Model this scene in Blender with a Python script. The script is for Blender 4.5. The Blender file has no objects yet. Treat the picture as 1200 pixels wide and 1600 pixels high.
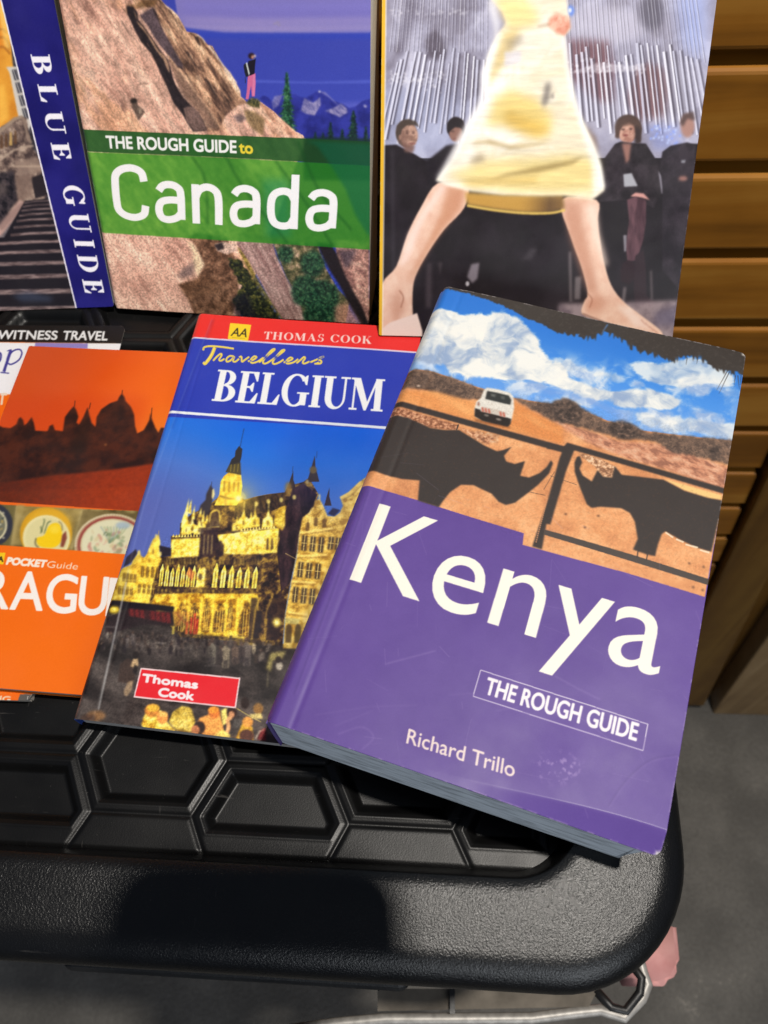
import bpy, bmesh, math, random
import numpy as np
from mathutils import Vector, Matrix

SC = bpy.context.scene
COL = SC.collection
PI = math.pi
rad = math.radians

# ------------------------------------------------------------------ camera
F_PX = 1280.0                      # focal length for a 1200x1600 picture
PITCH, ROLL, CAM_H = 1.06486458, 0.08502741, 0.26300422
cp, sp = math.cos(PITCH), math.sin(PITCH)
FWD = np.array([0.0, cp, -sp])
_r0 = np.array([1.0, 0.0, 0.0])
_d0 = np.cross(FWD, _r0)
CAM_R = math.cos(ROLL) * _r0 + math.sin(ROLL) * _d0
CAM_D = -math.sin(ROLL) * _r0 + math.cos(ROLL) * _d0
CAM_P = np.array([0.0, 0.0, CAM_H])
cd = bpy.data.cameras.new('camera')
cam = bpy.data.objects.new('camera', cd)
COL.objects.link(cam)
mw = Matrix.Identity(4)
for i in range(3):
    mw[i][0], mw[i][1], mw[i][2], mw[i][3] = CAM_R[i], -CAM_D[i], -FWD[i], CAM_P[i]
cam.matrix_world = mw
cd.sensor_fit = 'VERTICAL'
cd.sensor_height = 36.0
cd.sensor_width = 27.0
cd.lens = 36.0 * F_PX / 1600.0
cd.clip_start, cd.clip_end = 0.005, 50.0
cd.dof.use_dof = True
cd.dof.focus_distance = 0.315
cd.dof.aperture_fstop = 18.0
SC.camera = cam
SC.render.resolution_x, SC.render.resolution_y = 768, 1024

# ------------------------------------------------------------------ world and lamps
w = bpy.data.worlds.new('World'); SC.world = w; w.use_nodes = True
bg = w.node_tree.nodes['Background']
bg.inputs[0].default_value = (0.62, 0.74, 1.0, 1)
bg.inputs[1].default_value = 0.11
LAMP_P = Vector((0.31, 0.05, 1.42))
ld = bpy.data.lights.new('ceiling_lamp', 'SPOT')
ld.energy = 92.0; ld.color = (1.0, 0.94, 0.86); ld.shadow_soft_size = 0.026
ld.spot_size = rad(84); ld.spot_blend = 0.9
lamp = bpy.data.objects.new('ceiling_lamp', ld); COL.objects.link(lamp)
lamp.location = LAMP_P
lamp.rotation_euler = (Vector((0.03, 0.16, 0)) - LAMP_P).to_track_quat('-Z', 'Y').to_euler()
fd = bpy.data.lights.new('front_fill_light', 'AREA')  # added fill for the standing covers and page edges, no real window
fd.shape = 'DISK'; fd.size = 0.9; fd.energy = 10.5; fd.color = (0.90, 0.95, 1.0)
fill = bpy.data.objects.new('front_fill_light', fd); COL.objects.link(fill)
fill.location = (0.45, -1.65, 0.62)
fill.rotation_euler = (Vector((0.05, 0.2, 0)) - fill.location).to_track_quat('-Z', 'Y').to_euler()
SC.view_settings.view_transform = 'Standard'
SC.view_settings.look = 'None'
SC.view_settings.exposure = 0.0
SC.view_settings.gamma = 1.0
SC.view_settings.use_curve_mapping = False
SC.cycles.max_bounces = 6
SC.cycles.use_denoising = True

# ------------------------------------------------------------------ helpers
def proj(p):
    """where a point of the world falls on the 1200x1600 photograph"""
    q = np.asarray(p, float) - CAM_P
    z = q @ FWD
    return (600 + F_PX * (q @ CAM_R) / z, 800 + F_PX * (q @ CAM_D) / z)

def ray(x, y):
    return (x - 600) / F_PX * CAM_R + (y - 800) / F_PX * CAM_D + FWD

def on_plane(x, y, p0, n):
    d = ray(x, y)
    return CAM_P + d * (np.dot(np.asarray(p0) - CAM_P, n) / np.dot(d, n))

def lin(c):
    c = np.asarray(c, np.float32) / 255.0
    return np.where(c <= 0.04045, c / 12.92, ((c + 0.055) / 1.055) ** 2.4)

def mesh_obj(name, verts, faces, mat, parent=None, smooth=False):
    me = bpy.data.meshes.new(name)
    me.from_pydata([tuple(v) for v in verts], [], [tuple(f) for f in faces])
    me.update()
    if smooth:
        me.polygons.foreach_set('use_smooth', [True] * len(me.polygons))
    if mat: me.materials.append(mat)
    o = bpy.data.objects.new(name, me); COL.objects.link(o)
    if parent: o.parent = parent
    return o

def bm_obj(name, bm, mat, parent=None, smooth=False):
    me = bpy.data.meshes.new(name)
    bmesh.ops.recalc_face_normals(bm, faces=bm.faces)
    bm.to_mesh(me); bm.free()
    if smooth: me.polygons.foreach_set('use_smooth', [True] * len(me.polygons))
    if mat: me.materials.append(mat)
    o = bpy.data.objects.new(name, me); COL.objects.link(o)
    if parent: o.parent = parent
    return o

def box_bm(bm, x0, x1, y0, y1, z0, z1, bev=0.0, seg=2):
    b = bmesh.new()
    bmesh.ops.create_cube(b, size=1.0)
    for v in b.verts:
        v.co = Vector((x0 + (v.co.x + .5) * (x1 - x0), y0 + (v.co.y + .5) * (y1 - y0), z0 + (v.co.z + .5) * (z1 - z0)))
    if bev: bmesh.ops.bevel(b, geom=b.edges[:], offset=bev, segments=seg, affect='EDGES', profile=.5)
    me = bpy.data.meshes.new('tmp'); b.to_mesh(me); b.free(); bm.from_mesh(me); bpy.data.meshes.remove(me)

def thing(name, label, cat, mat4=None, group=None):
    o = bpy.data.objects.new(name, None); COL.objects.link(o)
    o.empty_display_size = 0.02
    if mat4 is not None: o.matrix_world = mat4
    o['label'] = label; o['category'] = cat
    if group: o['group'] = group
    return o

def frame(origin, u, v, n):
    m = Matrix.Identity(4)
    for i in range(3):
        m[i][0], m[i][1], m[i][2], m[i][3] = u[i], v[i], n[i], origin[i]
    return m

# ------------------------------------------------------------------ node materials
def new_mat(name):
    m = bpy.data.materials.new(name); m.use_nodes = True
    return m, m.node_tree, m.node_tree.nodes['Principled BSDF']

def add_noise(nt, scale, detail=4, rough=.55, stretch=(1, 1, 1), coord='Object'):
    tc = nt.nodes.new('ShaderNodeTexCoord'); mp = nt.nodes.new('ShaderNodeMapping'); nz = nt.nodes.new('ShaderNodeTexNoise')
    mp.inputs['Scale'].default_value = stretch
    nz.inputs['Scale'].default_value = scale; nz.inputs['Detail'].default_value = detail; nz.inputs['Roughness'].default_value = rough
    nt.links.new(tc.outputs[coord], mp.inputs[0]); nt.links.new(mp.outputs[0], nz.inputs['Vector'])
    return nz

def ramp(nt, src, stops):
    r = nt.nodes.new('ShaderNodeValToRGB')
    els = r.color_ramp.elements
    while len(els) < len(stops): els.new(0.5)
    for e, (t, c) in zip(els, stops):
        e.position = t; e.color = (*c, 1) if len(c) == 3 else c
    nt.links.new(src, r.inputs[0])
    return r

def bump(nt, b, src, strength, dist, prev=None):
    n = nt.nodes.new('ShaderNodeBump'); n.inputs['Strength'].default_value = strength; n.inputs['Distance'].default_value = dist
    nt.links.new(src, n.inputs['Height'])
    if prev: nt.links.new(prev.outputs[0], n.inputs['Normal'])
    nt.links.new(n.outputs[0], b.inputs['Normal'])
    return n

def print_mat(name, rough=.36, coat=.25, spec=.4):
    m, nt, b = new_mat(name)
    a = nt.nodes.new('ShaderNodeAttribute'); a.attribute_name = 'print'
    nt.links.new(a.outputs['Color'], b.inputs['Base Color'])
    n1 = add_noise(nt, 38, 5)
    r = ramp(nt, n1.outputs[0], [(.3, (rough - .08,) * 3), (.75, (rough + .14,) * 3)])
    nt.links.new(r.outputs[0], b.inputs['Roughness'])
    b.inputs['Specular IOR Level'].default_value = spec
    b.inputs['Coat Weight'].default_value = coat; b.inputs['Coat Roughness'].default_value = .22
    n2 = add_noise(nt, 26, 3)
    p = bump(nt, b, n2.outputs[0], .25, .0012)
    n3 = add_noise(nt, 1500, 2)
    bump(nt, b, n3.outputs[0], .12, .00006, p)
    return m

def paper_mat(name, col, line_axis=2, dark=.55, lines=1900):
    """page block: fine leaves seen edge on"""
    m, nt, b = new_mat(name)
    st = [60, 60, 60]; st[line_axis] = lines
    n = add_noise(nt, 1.0, 3, .7, tuple(st))
    c = np.array(col)
    r = ramp(nt, n.outputs[0], [(.32, tuple(c * dark)), (.5, tuple(c * .9)), (.72, tuple(np.minimum(c * 1.08, 1)))])
    nt.links.new(r.outputs[0], b.inputs['Base Color'])
    b.inputs['Roughness'].default_value = .8; b.inputs['Specular IOR Level'].default_value = .2
    bump(nt, b, n.outputs[0], .6, .0003)
    return m

def plain_mat(name, col, rough=.5, spec=.4, nscale=60, var=.12, metallic=0.0):
    m, nt, b = new_mat(name)
    n = add_noise(nt, nscale, 5)
    c = np.array(col, float)
    r = ramp(nt, n.outputs[0], [(.3, tuple(c * (1 - var))), (.7, tuple(np.minimum(c * (1 + var), 1)))])
    nt.links.new(r.outputs[0], b.inputs['Base Color'])
    b.inputs['Roughness'].default_value = rough; b.inputs['Specular IOR Level'].default_value = spec
    b.inputs['Metallic'].default_value = metallic
    return m

# ------------------------------------------------------------------ the cover painter
_T = np.random.RandomState(7).rand(512, 512).astype(np.float32)

def vnoise(X, Y, seed=0):
    xi = np.floor(X).astype(int); yi = np.floor(Y).astype(int)
    fx = (X - xi).astype(np.float32); fy = (Y - yi).astype(np.float32)
    fx = fx * fx * (3 - 2 * fx); fy = fy * fy * (3 - 2 * fy)
    ox, oy = seed * 71 + 13, seed * 137 + 29
    g = lambda a, b: _T[(b + oy) % 512, (a + ox) % 512]
    return (g(xi, yi) * (1 - fx) + g(xi + 1, yi) * fx) * (1 - fy) + (g(xi, yi + 1) * (1 - fx) + g(xi + 1, yi + 1) * fx) * fy

def fbm(X, Y, octv=4, seed=0, gain=.55):
    s = np.zeros(X.shape, np.float32); a = 1.0; t = 0.0
    for k in range(octv):
        c, n, f = math.cos(.9 * k + .4), math.sin(.9 * k + .4), 2.03 ** k
        s += a * vnoise((X * c + Y * n) * f + 3.7 * k, (Y * c - X * n) * f + 9.1 * k, seed + k * 5); t += a; a *= gain
    return s / t

def sstep(a, b, x):
    t = np.clip((x - a) / (b - a), 0, 1)
    return t * t * (3 - 2 * t)

def boxblur(m, r):
    if r < 0.4: return m
    r = max(1, int(round(r * .75)))
    for _ in range(3):
        for ax in (0, 1):
            p = np.pad(m, [(r + 1, r) if k == ax else (0, 0) for k in (0, 1)], mode='edge')
            c = np.cumsum(p, axis=ax, dtype=np.float64)
            n = m.shape[ax]
            hi = np.take(c, range(2 * r + 1, 2 * r + 1 + n), axis=ax); lo = np.take(c, range(0, n), axis=ax)
            m = ((hi - lo) / (2 * r + 1)).astype(np.float32)
    return m

def dilate(m, r):
    out = m.copy(); R = int(math.ceil(r))
    for dy in range(-R, R + 1):
        for dx in range(-R, R + 1):
            if (dx or dy) and dx * dx + dy * dy <= r * r + .01:
                out = np.maximum(out, np.roll(np.roll(m, dy, 0), dx, 1))
    return out

def spline(pts, n=8, closed=False):
    P = np.asarray(pts, float)
    if closed: Q = np.vstack([P[-1], P, P[0], P[1]])
    else: Q = np.vstack([2 * P[0] - P[1], P, 2 * P[-1] - P[-2]])
    out = []
    for i in range(1, len(Q) - 2):
        p0, p1, p2, p3 = Q[i - 1], Q[i], Q[i + 1], Q[i + 2]
        for t in np.linspace(0, 1, n, endpoint=False):
            out.append(.5 * (2 * p1 + (p2 - p0) * t + (2 * p0 - 5 * p1 + 4 * p2 - p3) * t * t + (3 * p1 - p0 - 3 * p2 + p3) * t ** 3))
    if not closed: out.append(P[-1])
    return np.array(out)

def ellipse(cx, cy, rx, ry=None, rot=0, n=28):
    ry = rx if ry is None else ry
    a = np.linspace(0, 2 * PI, n, endpoint=False); c, s = math.cos(rot), math.sin(rot)
    x, y = rx * np.cos(a), ry * np.sin(a)
    return np.c_[cx + x * c - y * s, cy + x * s + y * c]

_glyphs = {}
def text_tris(s):
    """outlines of a word in the built-in font, as triangles"""
    if s in _glyphs: return _glyphs[s]
    cu = bpy.data.curves.new('word', 'FONT'); cu.body = s; cu.size = 1.0; cu.resolution_u = 6
    o = bpy.data.objects.new('word', cu); COL.objects.link(o)
    dg = bpy.context.evaluated_depsgraph_get()
    e = o.evaluated_get(dg); me = e.to_mesh(); me.calc_loop_triangles()
    V = np.array([v.co[:2] for v in me.vertices]); T = [tuple(t.vertices) for t in me.loop_triangles]
    e.to_mesh_clear(); bpy.data.objects.remove(o); bpy.data.curves.remove(cu)
    _glyphs[s] = (V, T)
    return V, T

# serif capitals: unions of rings and polygons in a box of cap height 1
def _rc(x0, y0, x1, y1): return [[(x0, y0), (x1, y0), (x1, y1), (x0, y1)]]
def _arc(cx, cy, rx, ry, ix, iy, a0, a1, icx=None, icy=None):
    icx = cx if icx is None else icx; icy = cy if icy is None else icy
    A = np.radians(np.linspace(a0, a1, 24))
    return [[(cx + rx * math.cos(a), cy + ry * math.sin(a)) for a in A] + [(icx + ix * math.cos(a), icy + iy * math.sin(a)) for a in A[::-1]]]
_st = _rc(.08, 0, .28, 1)
SERIF = {
 'I': (.38, _st + _rc(0, 0, .36, .05) + _rc(0, .95, .36, 1)),
 'L': (.68, _st + _rc(0, 0, .62, .05) + _rc(0, .95, .38, 1) + [[(.62, 0), (.66, .32), (.625, .32), (.46, .05), (.46, 0)]]),
 'E': (.70, _st + _rc(0, .95, .6, 1) + _rc(0, 0, .63, .05) + _rc(.28, .48, .46, .53) + [[(.61, 1), (.61, .7), (.575, .7), (.44, .95), (.44, 1)], [(.63, 0), (.67, .32), (.635, .32), (.46, .05), (.46, 0)], [(.47, .36), (.5, .36), (.5, .65), (.47, .65), (.36, .505)]]),
 'B': (.74, _st + _rc(0, 0, .32, .05) + _rc(0, .95, .32, 1) + _rc(.28, .495, .36, .54) + _arc(.32, .76, .31, .24, .12, .19, -90, 90) + _arc(.32, .27, .38, .27, .17, .22, -90, 90)),
 'D': (.84, _st + _rc(0, 0, .32, .05) + _rc(0, .95, .32, 1) + _arc(.32, .5, .48, .5, .27, .45, -90, 90)),
 'P': (.68, _st + _rc(0, 0, .38, .05) + _rc(0, .95, .32, 1) + _arc(.32, .73, .33, .27, .13, .22, -90, 90)),
 'G': (.92, _arc(.45, .5, .44, .52, .25, .47, 38, 318) + _rc(.62, .04, .82, .42) + _rc(.52, .39, .9, .435) + [[(.76, .68), (.8, .68), (.8, .98), (.76, .98), (.66, .86)]]),
 'C': (.84, _arc(.45, .5, .44, .52, .25, .47, 38, 322) + [[(.75, .66), (.79, .66), (.79, .98), (.75, .98), (.64, .86)], [(.78, .3), (.74, .3), (.6, .1), (.74, .12)]]),
 'O': (.92, _arc(.45, .5, .44, .52, .24, .47, 0, 360)),
 'U': (.86, _rc(.08, .33, .28, 1) + _rc(.66, .33, .72, 1) + _rc(0, .95, .37, 1) + _rc(.54, .95, .84, 1) + _arc(.4, .34, .32, .36, .19, .29, 180, 360, .47, .34)),
 'M': (1.1, _rc(.09, 0, .14, .97) + _rc(.78, 0, .98, 1) + _rc(0, 0, .24, .05) + _rc(.7, 0, 1.06, .05) + _rc(0, .95, .24, 1) + _rc(.82, .95, 1.06, 1) + [[(.05, 1), (.28, 1), (.56, .24), (.47, 0)], [(.47, 0), (.53, 0), (.86, 1), (.8, 1)]]),
 'T': (.76, _rc(.27, 0, .47, 1) + _rc(0, .95, .74, 1) + _rc(.17, 0, .57, .05) + [[(0, 1), (0, .7), (.035, .7), (.16, .95)], [(.74, 1), (.74, .7), (.705, .7), (.58, .95)]]),
 'H': (.94, _st + _rc(.62, 0, .82, 1) + _rc(.28, .48, .62, .53) + _rc(0, 0, .36, .05) + _rc(.54, 0, .9, .05) + _rc(0, .95, .36, 1) + _rc(.54, .95, .9, 1)),
 'A': (.9, [[(.08, 0), (.13, 0), (.44, .9), (.4, 1)], [(.36, 1), (.46, 1), (.82, 0), (.6, 0), (.33, .85)]] + _rc(.2, .3, .6, .35) + _rc(0, 0, .24, .05) + _rc(.5, 0, .9, .05)),
 'S': (.66, _arc(.3, .74, .25, .27, .12, .22, 55, 270) + _arc(.3, .27, .28, .28, .12, .22, -125, 90) + [[(.5, .66), (.53, .66), (.53, 1), (.5, 1), (.4, .9)], [(.04, .34), (.07, .34), (.18, .1), (.07, 0), (.04, 0)]]),
 'K': (.9, _st + _rc(0, 0, .36, .05) + _rc(0, .95, .36, 1) + _rc(.52, .95, .82, 1) + _rc(.48, 0, .9, .05) + [[(.28, .4), (.28, .46), (.68, .97), (.74, .97)], [(.34, .5), (.5, .62), (.84, .02), (.6, .02)]]),
 ' ': (.36, []),
}
# round-cornered sans letters drawn with one pen width
PEN = {
 'C': (.66, [[(.55, .72), (.51, .88), (.36, .95), (.19, .92), (.08, .82), (.055, .65), (.055, .35), (.08, .18), (.19, .08), (.36, .05), (.51, .12), (.55, .28)]]),
 'a': (.575, [[(.07, .57), (.14, .66), (.26, .69), (.38, .65), (.44, .53), (.44, .055)], [(.44, .41), (.24, .41), (.1, .36), (.055, .22), (.1, .08), (.22, .045), (.36, .09), (.44, .18)]]),
 'n': (.575, [[(.055, .0), (.055, .72)], [(.055, .48), (.12, .62), (.25, .68), (.38, .63), (.44, .48), (.44, .0)]]),
 'd': (.575, [[(.44, .0), (.44, .98)], [(.44, .52), (.37, .64), (.25, .68), (.12, .63), (.055, .5), (.055, .24), (.12, .09), (.25, .045), (.37, .08), (.44, .2)]]),
}

class Art:
    """paints the print of one flat cover; points are given on a tracing whose corners are the cover's"""
    def __init__(s, w, h, ppmm, quad, base=(128, 128, 128)):
        s.w, s.h, s.pp = w, h, ppmm
        s.W, s.H = int(round(w * ppmm)), int(round(h * ppmm))
        src = np.array(quad, float); dst = np.array([(0, 0), (s.W, 0), (s.W, s.H), (0, s.H)], float)
        A = []; b = []
        for (x, y), (u, v) in zip(src, dst):
            A += [[x, y, 1, 0, 0, 0, -u * x, -u * y], [0, 0, 0, x, y, 1, -v * x, -v * y]]; b += [u, v]
        s.Hm = np.append(np.linalg.solve(np.array(A), np.array(b)), 1).reshape(3, 3)
        s.img = np.empty((s.H, s.W, 3), np.float32); s.img[:] = base
        yy, xx = np.mgrid[0:s.H, 0:s.W]
        s.X = (xx / ppmm).astype(np.float32); s.Y = (yy / ppmm).astype(np.float32)   # millimetres
        s.rng = random.Random(int(w * 10)); s.view(0, 0, 1)
    def view(s, ox, oy, k): s.v = (ox, oy, k)
    def px(s, pts):
        P = np.asarray(pts, float).reshape(-1, 2)
        q = np.c_[s.v[0] + P[:, 0] / s.v[2], s.v[1] + P[:, 1] / s.v[2], np.ones(len(P))] @ s.Hm.T
        return q[:, :2] / q[:, 2:3]
    def k(s, p):
        a, b, c = s.px([p, (p[0] + 1, p[1]), (p[0], p[1] + 1)])
        return .5 * (np.hypot(*(b - a)) + np.hypot(*(c - a)))
    def _cover(s, rings, blur=0, ss=2):
        allp = np.vstack(rings); pad = 2 + int(blur * 2.6)
        x0 = max(0, int(allp[:, 0].min()) - pad); x1 = min(s.W, int(allp[:, 0].max()) + pad + 1)
        y0 = max(0, int(allp[:, 1].min()) - pad); y1 = min(s.H, int(allp[:, 1].max()) + pad + 1)
        if x1 <= x0 or y1 <= y0: return None
        if blur > 3: ss = 1
        gx = x0 + (np.arange((x1 - x0) * ss) + .5) / ss; gy = y0 + (np.arange((y1 - y0) * ss) + .5) / ss
        m = np.zeros((len(gy), len(gx)), bool)
        for R in rings:
            n = len(R)
            for i in range(n):
                (xa, ya), (xb, yb) = R[i], R[(i + 1) % n]
                if ya == yb: continue
                lo, hi = (ya, yb) if ya < yb else (yb, ya)
                j0, j1 = np.searchsorted(gy, [lo, hi])
                if j1 <= j0: continue
                xc = xa + (gy[j0:j1] - ya) * (xb - xa) / (yb - ya)
                m[j0:j1] ^= gx[None, :] < xc[:, None]
        m = m.reshape(y1 - y0, ss, x1 - x0, ss).mean((1, 3)).astype(np.float32)
        if blur: m = boxblur(m, blur)
        return m, (slice(y0, y1), slice(x0, x1))
    def comp(s, mb, color, a=1.0):
        if mb is None: return
        m, bx = mb
        c = color[bx] if isinstance(color, np.ndarray) and color.ndim == 3 else np.asarray(color, np.float32)
        if isinstance(a, np.ndarray): a = a[bx]
        f = (m * a)[..., None]
        s.img[bx] = s.img[bx] * (1 - f) + c * f
    def mask(s, pts, blur=0):
        out = np.zeros((s.H, s.W), np.float32)
        P = s.px(pts); mb = s._cover([P], blur * s.k(pts[0]) if blur else 0)
        if mb: out[mb[1]] = mb[0]
        return out
    def poly(s, pts, color, a=1.0, blur=0, jag=0, smooth=False):
        if smooth: pts = spline(pts, 6, True)
        if jag:
            out = []
            P = np.asarray(pts, float)
            for i in range(len(P)):
                p, q = P[i], P[(i + 1) % len(P)]; n = max(1, int(np.hypot(*(q - p)) / (jag * 1.6)))
                for j in range(n):
                    out.append(p + (q - p) * j / n + np.array([s.rng.uniform(-jag, jag), s.rng.uniform(-jag, jag)]) * (.5 if j == 0 else 1))
            pts = out
        s.comp(s._cover([s.px(pts)], blur * s.k(pts[0]) if blur else 0), color, a)
    def polys(s, rings, color, a=1.0, blur=0):
        for r in rings: s.poly(r, color, a, blur)
    def stroke(s, pts, wd, color, a=1.0, blur=0, taper=False):
        """a line wd wide (in units of the current view)"""
        P = np.asarray(pts, float); n = len(P)
        d = np.gradient(P, axis=0); d /= np.maximum(np.hypot(d[:, 0], d[:, 1])[:, None], 1e-9)
        N = np.c_[-d[:, 1], d[:, 0]]
        hw = np.full(n, wd / 2.0)
        if taper: hw *= np.linspace(1, .25, n)
        s.poly(np.vstack([P + N * hw[:, None], (P - N * hw[:, None])[::-1]]), color, a, blur)
    def ell(s, cx, cy, rx, ry=None, color=(0, 0, 0), a=1.0, blur=0, rot=0): s.poly(ellipse(cx, cy, rx, ry, rot), color, a, blur)
    def _tri_mask(s, tris, bold, color, a=1.0, ss=3):
        P = np.vstack([t for t in tris]); pad = 3
        x0 = max(0, int(P[:, 0].min()) - pad); x1 = min(s.W, int(P[:, 0].max()) + pad); y0 = max(0, int(P[:, 1].min()) - pad); y1 = min(s.H, int(P[:, 1].max()) + pad)
        if x1 <= x0 or y1 <= y0: return
        m = np.zeros(((y1 - y0) * ss, (x1 - x0) * ss), np.float32)
        for t in tris:
            q = (np.asarray(t) - (x0, y0)) * ss - .5
            a0, a1 = np.maximum(np.floor(q.min(0)).astype(int), 0), np.ceil(q.max(0)).astype(int) + 1
            a1 = np.minimum(a1, (m.shape[1], m.shape[0]))
            if (a1 <= a0).any(): continue
            gx, gy = np.meshgrid(np.arange(a0[0], a1[0]), np.arange(a0[1], a1[1]))
            if len(q) == 3:
                e = [(q[(i + 1) % 3][0] - q[i][0]) * (gy - q[i][1]) - (q[(i + 1) % 3][1] - q[i][1]) * (gx - q[i][0]) for i in range(3)]
                ins = ((e[0] >= -1e-6) & (e[1] >= -1e-6) & (e[2] >= -1e-6)) | ((e[0] <= 1e-6) & (e[1] <= 1e-6) & (e[2] <= 1e-6))
            else:
                ins = np.zeros(gx.shape, bool)
                for i in range(len(q)):
                    (xa, ya), (xb, yb) = q[i], q[(i + 1) % len(q)]
                    if ya == yb: continue
                    ins ^= (((ya > gy) != (yb > gy)) & (gx < (xb - xa) * (gy - ya) / (yb - ya) + xa))
            sub = m[a0[1]:a1[1], a0[0]:a1[0]]; np.maximum(sub, ins, out=sub)
        if bold: m = dilate(m, bold * ss)
        m = m.reshape(y1 - y0, ss, x1 - x0, ss).mean((1, 3))
        s.comp((m, (slice(y0, y1), slice(x0, x1))), color, a)
    def _aff(s, p0, p1, pt, width, cap):
        P0, P1, PT = s.px([p0, p1, pt])
        ex = (P1 - P0) / width; ey = (PT - P0) / cap
        return lambda V: P0 + np.asarray(V, float)[:, :1] * ex + np.asarray(V, float)[:, 1:2] * ey
    def text(s, word, p0, p1, pt, color, bold=0.0, a=1.0, cap=None):
        """word set so that its baseline runs p0..p1 and its capitals reach pt above p0"""
        V, T = text_tris(word)
        capH = cap or text_tris('H')[0][:, 1].max()
        f = s._aff(p0, p1, pt, V[:, 0].max() - V[:, 0].min(), capH)
        Q = f(V - (V[:, 0].min(), 0))
        s._tri_mask([Q[list(t)] for t in T], bold * s.pp, color, a)
    def serif(s, word, p0, p1, pt, color, bold=0.0, gap=.04, a=1.0):
        x = 0; polys = []
        for ch in word:
            wd, pl = SERIF[ch]
            polys += [[(x + a_, b_) for a_, b_ in p] for p in pl]; x += wd + gap
        f = s._aff(p0, p1, pt, x - gap, 1.0)
        s._tri_mask([f(p) for p in polys], bold * s.pp, color, a)
    def pen(s, word, p0, p1, pt, color, width=.115, a=1.0):
        x = 0; tris = []
        for ch in word:
            wd, lines = PEN[ch]
            for L in lines:
                C = spline(L, 7) if len(L) > 2 else np.array(L)
                C = C + (x, 0)
                d = np.gradient(C, axis=0); d /= np.maximum(np.hypot(d[:, 0], d[:, 1])[:, None], 1e-9)
                N = np.c_[-d[:, 1], d[:, 0]] * width / 2
                tris += [np.array([C[i] + N[i], C[i + 1] + N[i + 1], C[i + 1] - N[i + 1], C[i] - N[i]]) for i in range(len(C) - 1)]
            x += wd + .06
        f = s._aff(p0, p1, pt, x - .06, 1.0)
        s._tri_mask([f(t) for t in tris], 0, color, a)
    def noise(s, cell, octv=4, seed=0, ang=0, stretch=1.0):
        c, n = math.cos(ang), math.sin(ang)
        return fbm((s.X * c + s.Y * n) / (cell * stretch), (-s.X * n + s.Y * c) / cell, octv, seed)
    def warp(s, cell, octv=5, seed=0, amt=4.0):
        a = fbm(s.X / cell, s.Y / cell, 3, seed + 40) - .5; b = fbm(s.X / cell, s.Y / cell, 3, seed + 60) - .5
        return fbm((s.X + a * amt * 2) / cell, (s.Y + b * amt * 2) / cell, octv, seed)
    def detail(s, pts, amt=.3, cell=.7, seed=90, blur=2, ang=0, stretch=1.0):
        """printed photo texture: fine light and dark inside a region"""
        m = s.mask(pts, blur) * amt; n = s.noise(cell, 4, seed, ang, stretch)
        s.img *= (1 + (n - .5) * 2.6 * m)[..., None]
    def all(s, m, color, a=1.0): s.comp((m, (slice(0, s.H), slice(0, s.W))), color, a)
    def pal(s, t, stops):
        t = np.clip(t, 0, 1); xs = [p for p, _ in stops]
        return np.stack([np.interp(t, xs, [c[i] for _, c in stops]) for i in range(3)], -1).astype(np.float32)
# ------------------------------------------------------------------ the setting: floor, slatted counter, storage box
FLOOR_Z = -1.2
LID_YAW = rad(-7.3)
RIM_Z, FIELD_Z = -0.0362, -0.0502

def grid_mesh(name, xs, ys, zf, mat, parent=None):
    X, Y = np.meshgrid(xs, ys); Z = zf(X, Y)
    nv = X.size; nx, ny = len(xs), len(ys)
    me = bpy.data.meshes.new(name)
    me.vertices.add(nv); me.vertices.foreach_set('co', np.stack([X, Y, Z], -1).astype(np.float32).ravel())
    i = np.arange(nv).reshape(ny, nx)
    q = np.stack([i[:-1, :-1], i[:-1, 1:], i[1:, 1:], i[1:, :-1]], -1).reshape(-1, 4)
    me.loops.add(q.size); me.loops.foreach_set('vertex_index', q.astype(np.int32).ravel())
    me.polygons.add(len(q)); me.polygons.foreach_set('loop_start', np.arange(0, q.size, 4, dtype=np.int32))
    me.update(calc_edges=True)
    me.polygons.foreach_set('use_smooth', np.ones(len(q), bool))
    me.materials.append(mat)
    o = bpy.data.objects.new(name, me); COL.objects.link(o)
    if parent: o.parent = parent
    return o

# floor: worn dark concrete
m, nt, b = new_mat('concrete')
n1 = add_noise(nt, 7, 6, .6); n2 = add_noise(nt, 160, 4, .7)
mix = nt.nodes.new('ShaderNodeMath'); mix.operation = 'MULTIPLY_ADD'; mix.inputs[1].default_value = .45
nt.links.new(n2.outputs[0], mix.inputs[0]); nt.links.new(n1.outputs[0], mix.inputs[2])
r = ramp(nt, mix.outputs[0], [(.42, (.085, .078, .068)), (.68, (.128, .118, .102)), (.90, (.20, .185, .16)), (1.0, (.42, .38, .32))])
nt.links.new(r.outputs[0], b.inputs['Base Color']); b.inputs['Roughness'].default_value = .6
bump(nt, b, n2.outputs[0], .5, .004)
fl = grid_mesh('floor', np.linspace(-6, 6, 3), np.linspace(-4, 8, 3), lambda X, Y: X * 0, m)
fl.location = (0, 0, FLOOR_Z); fl['kind'] = 'structure'

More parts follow.
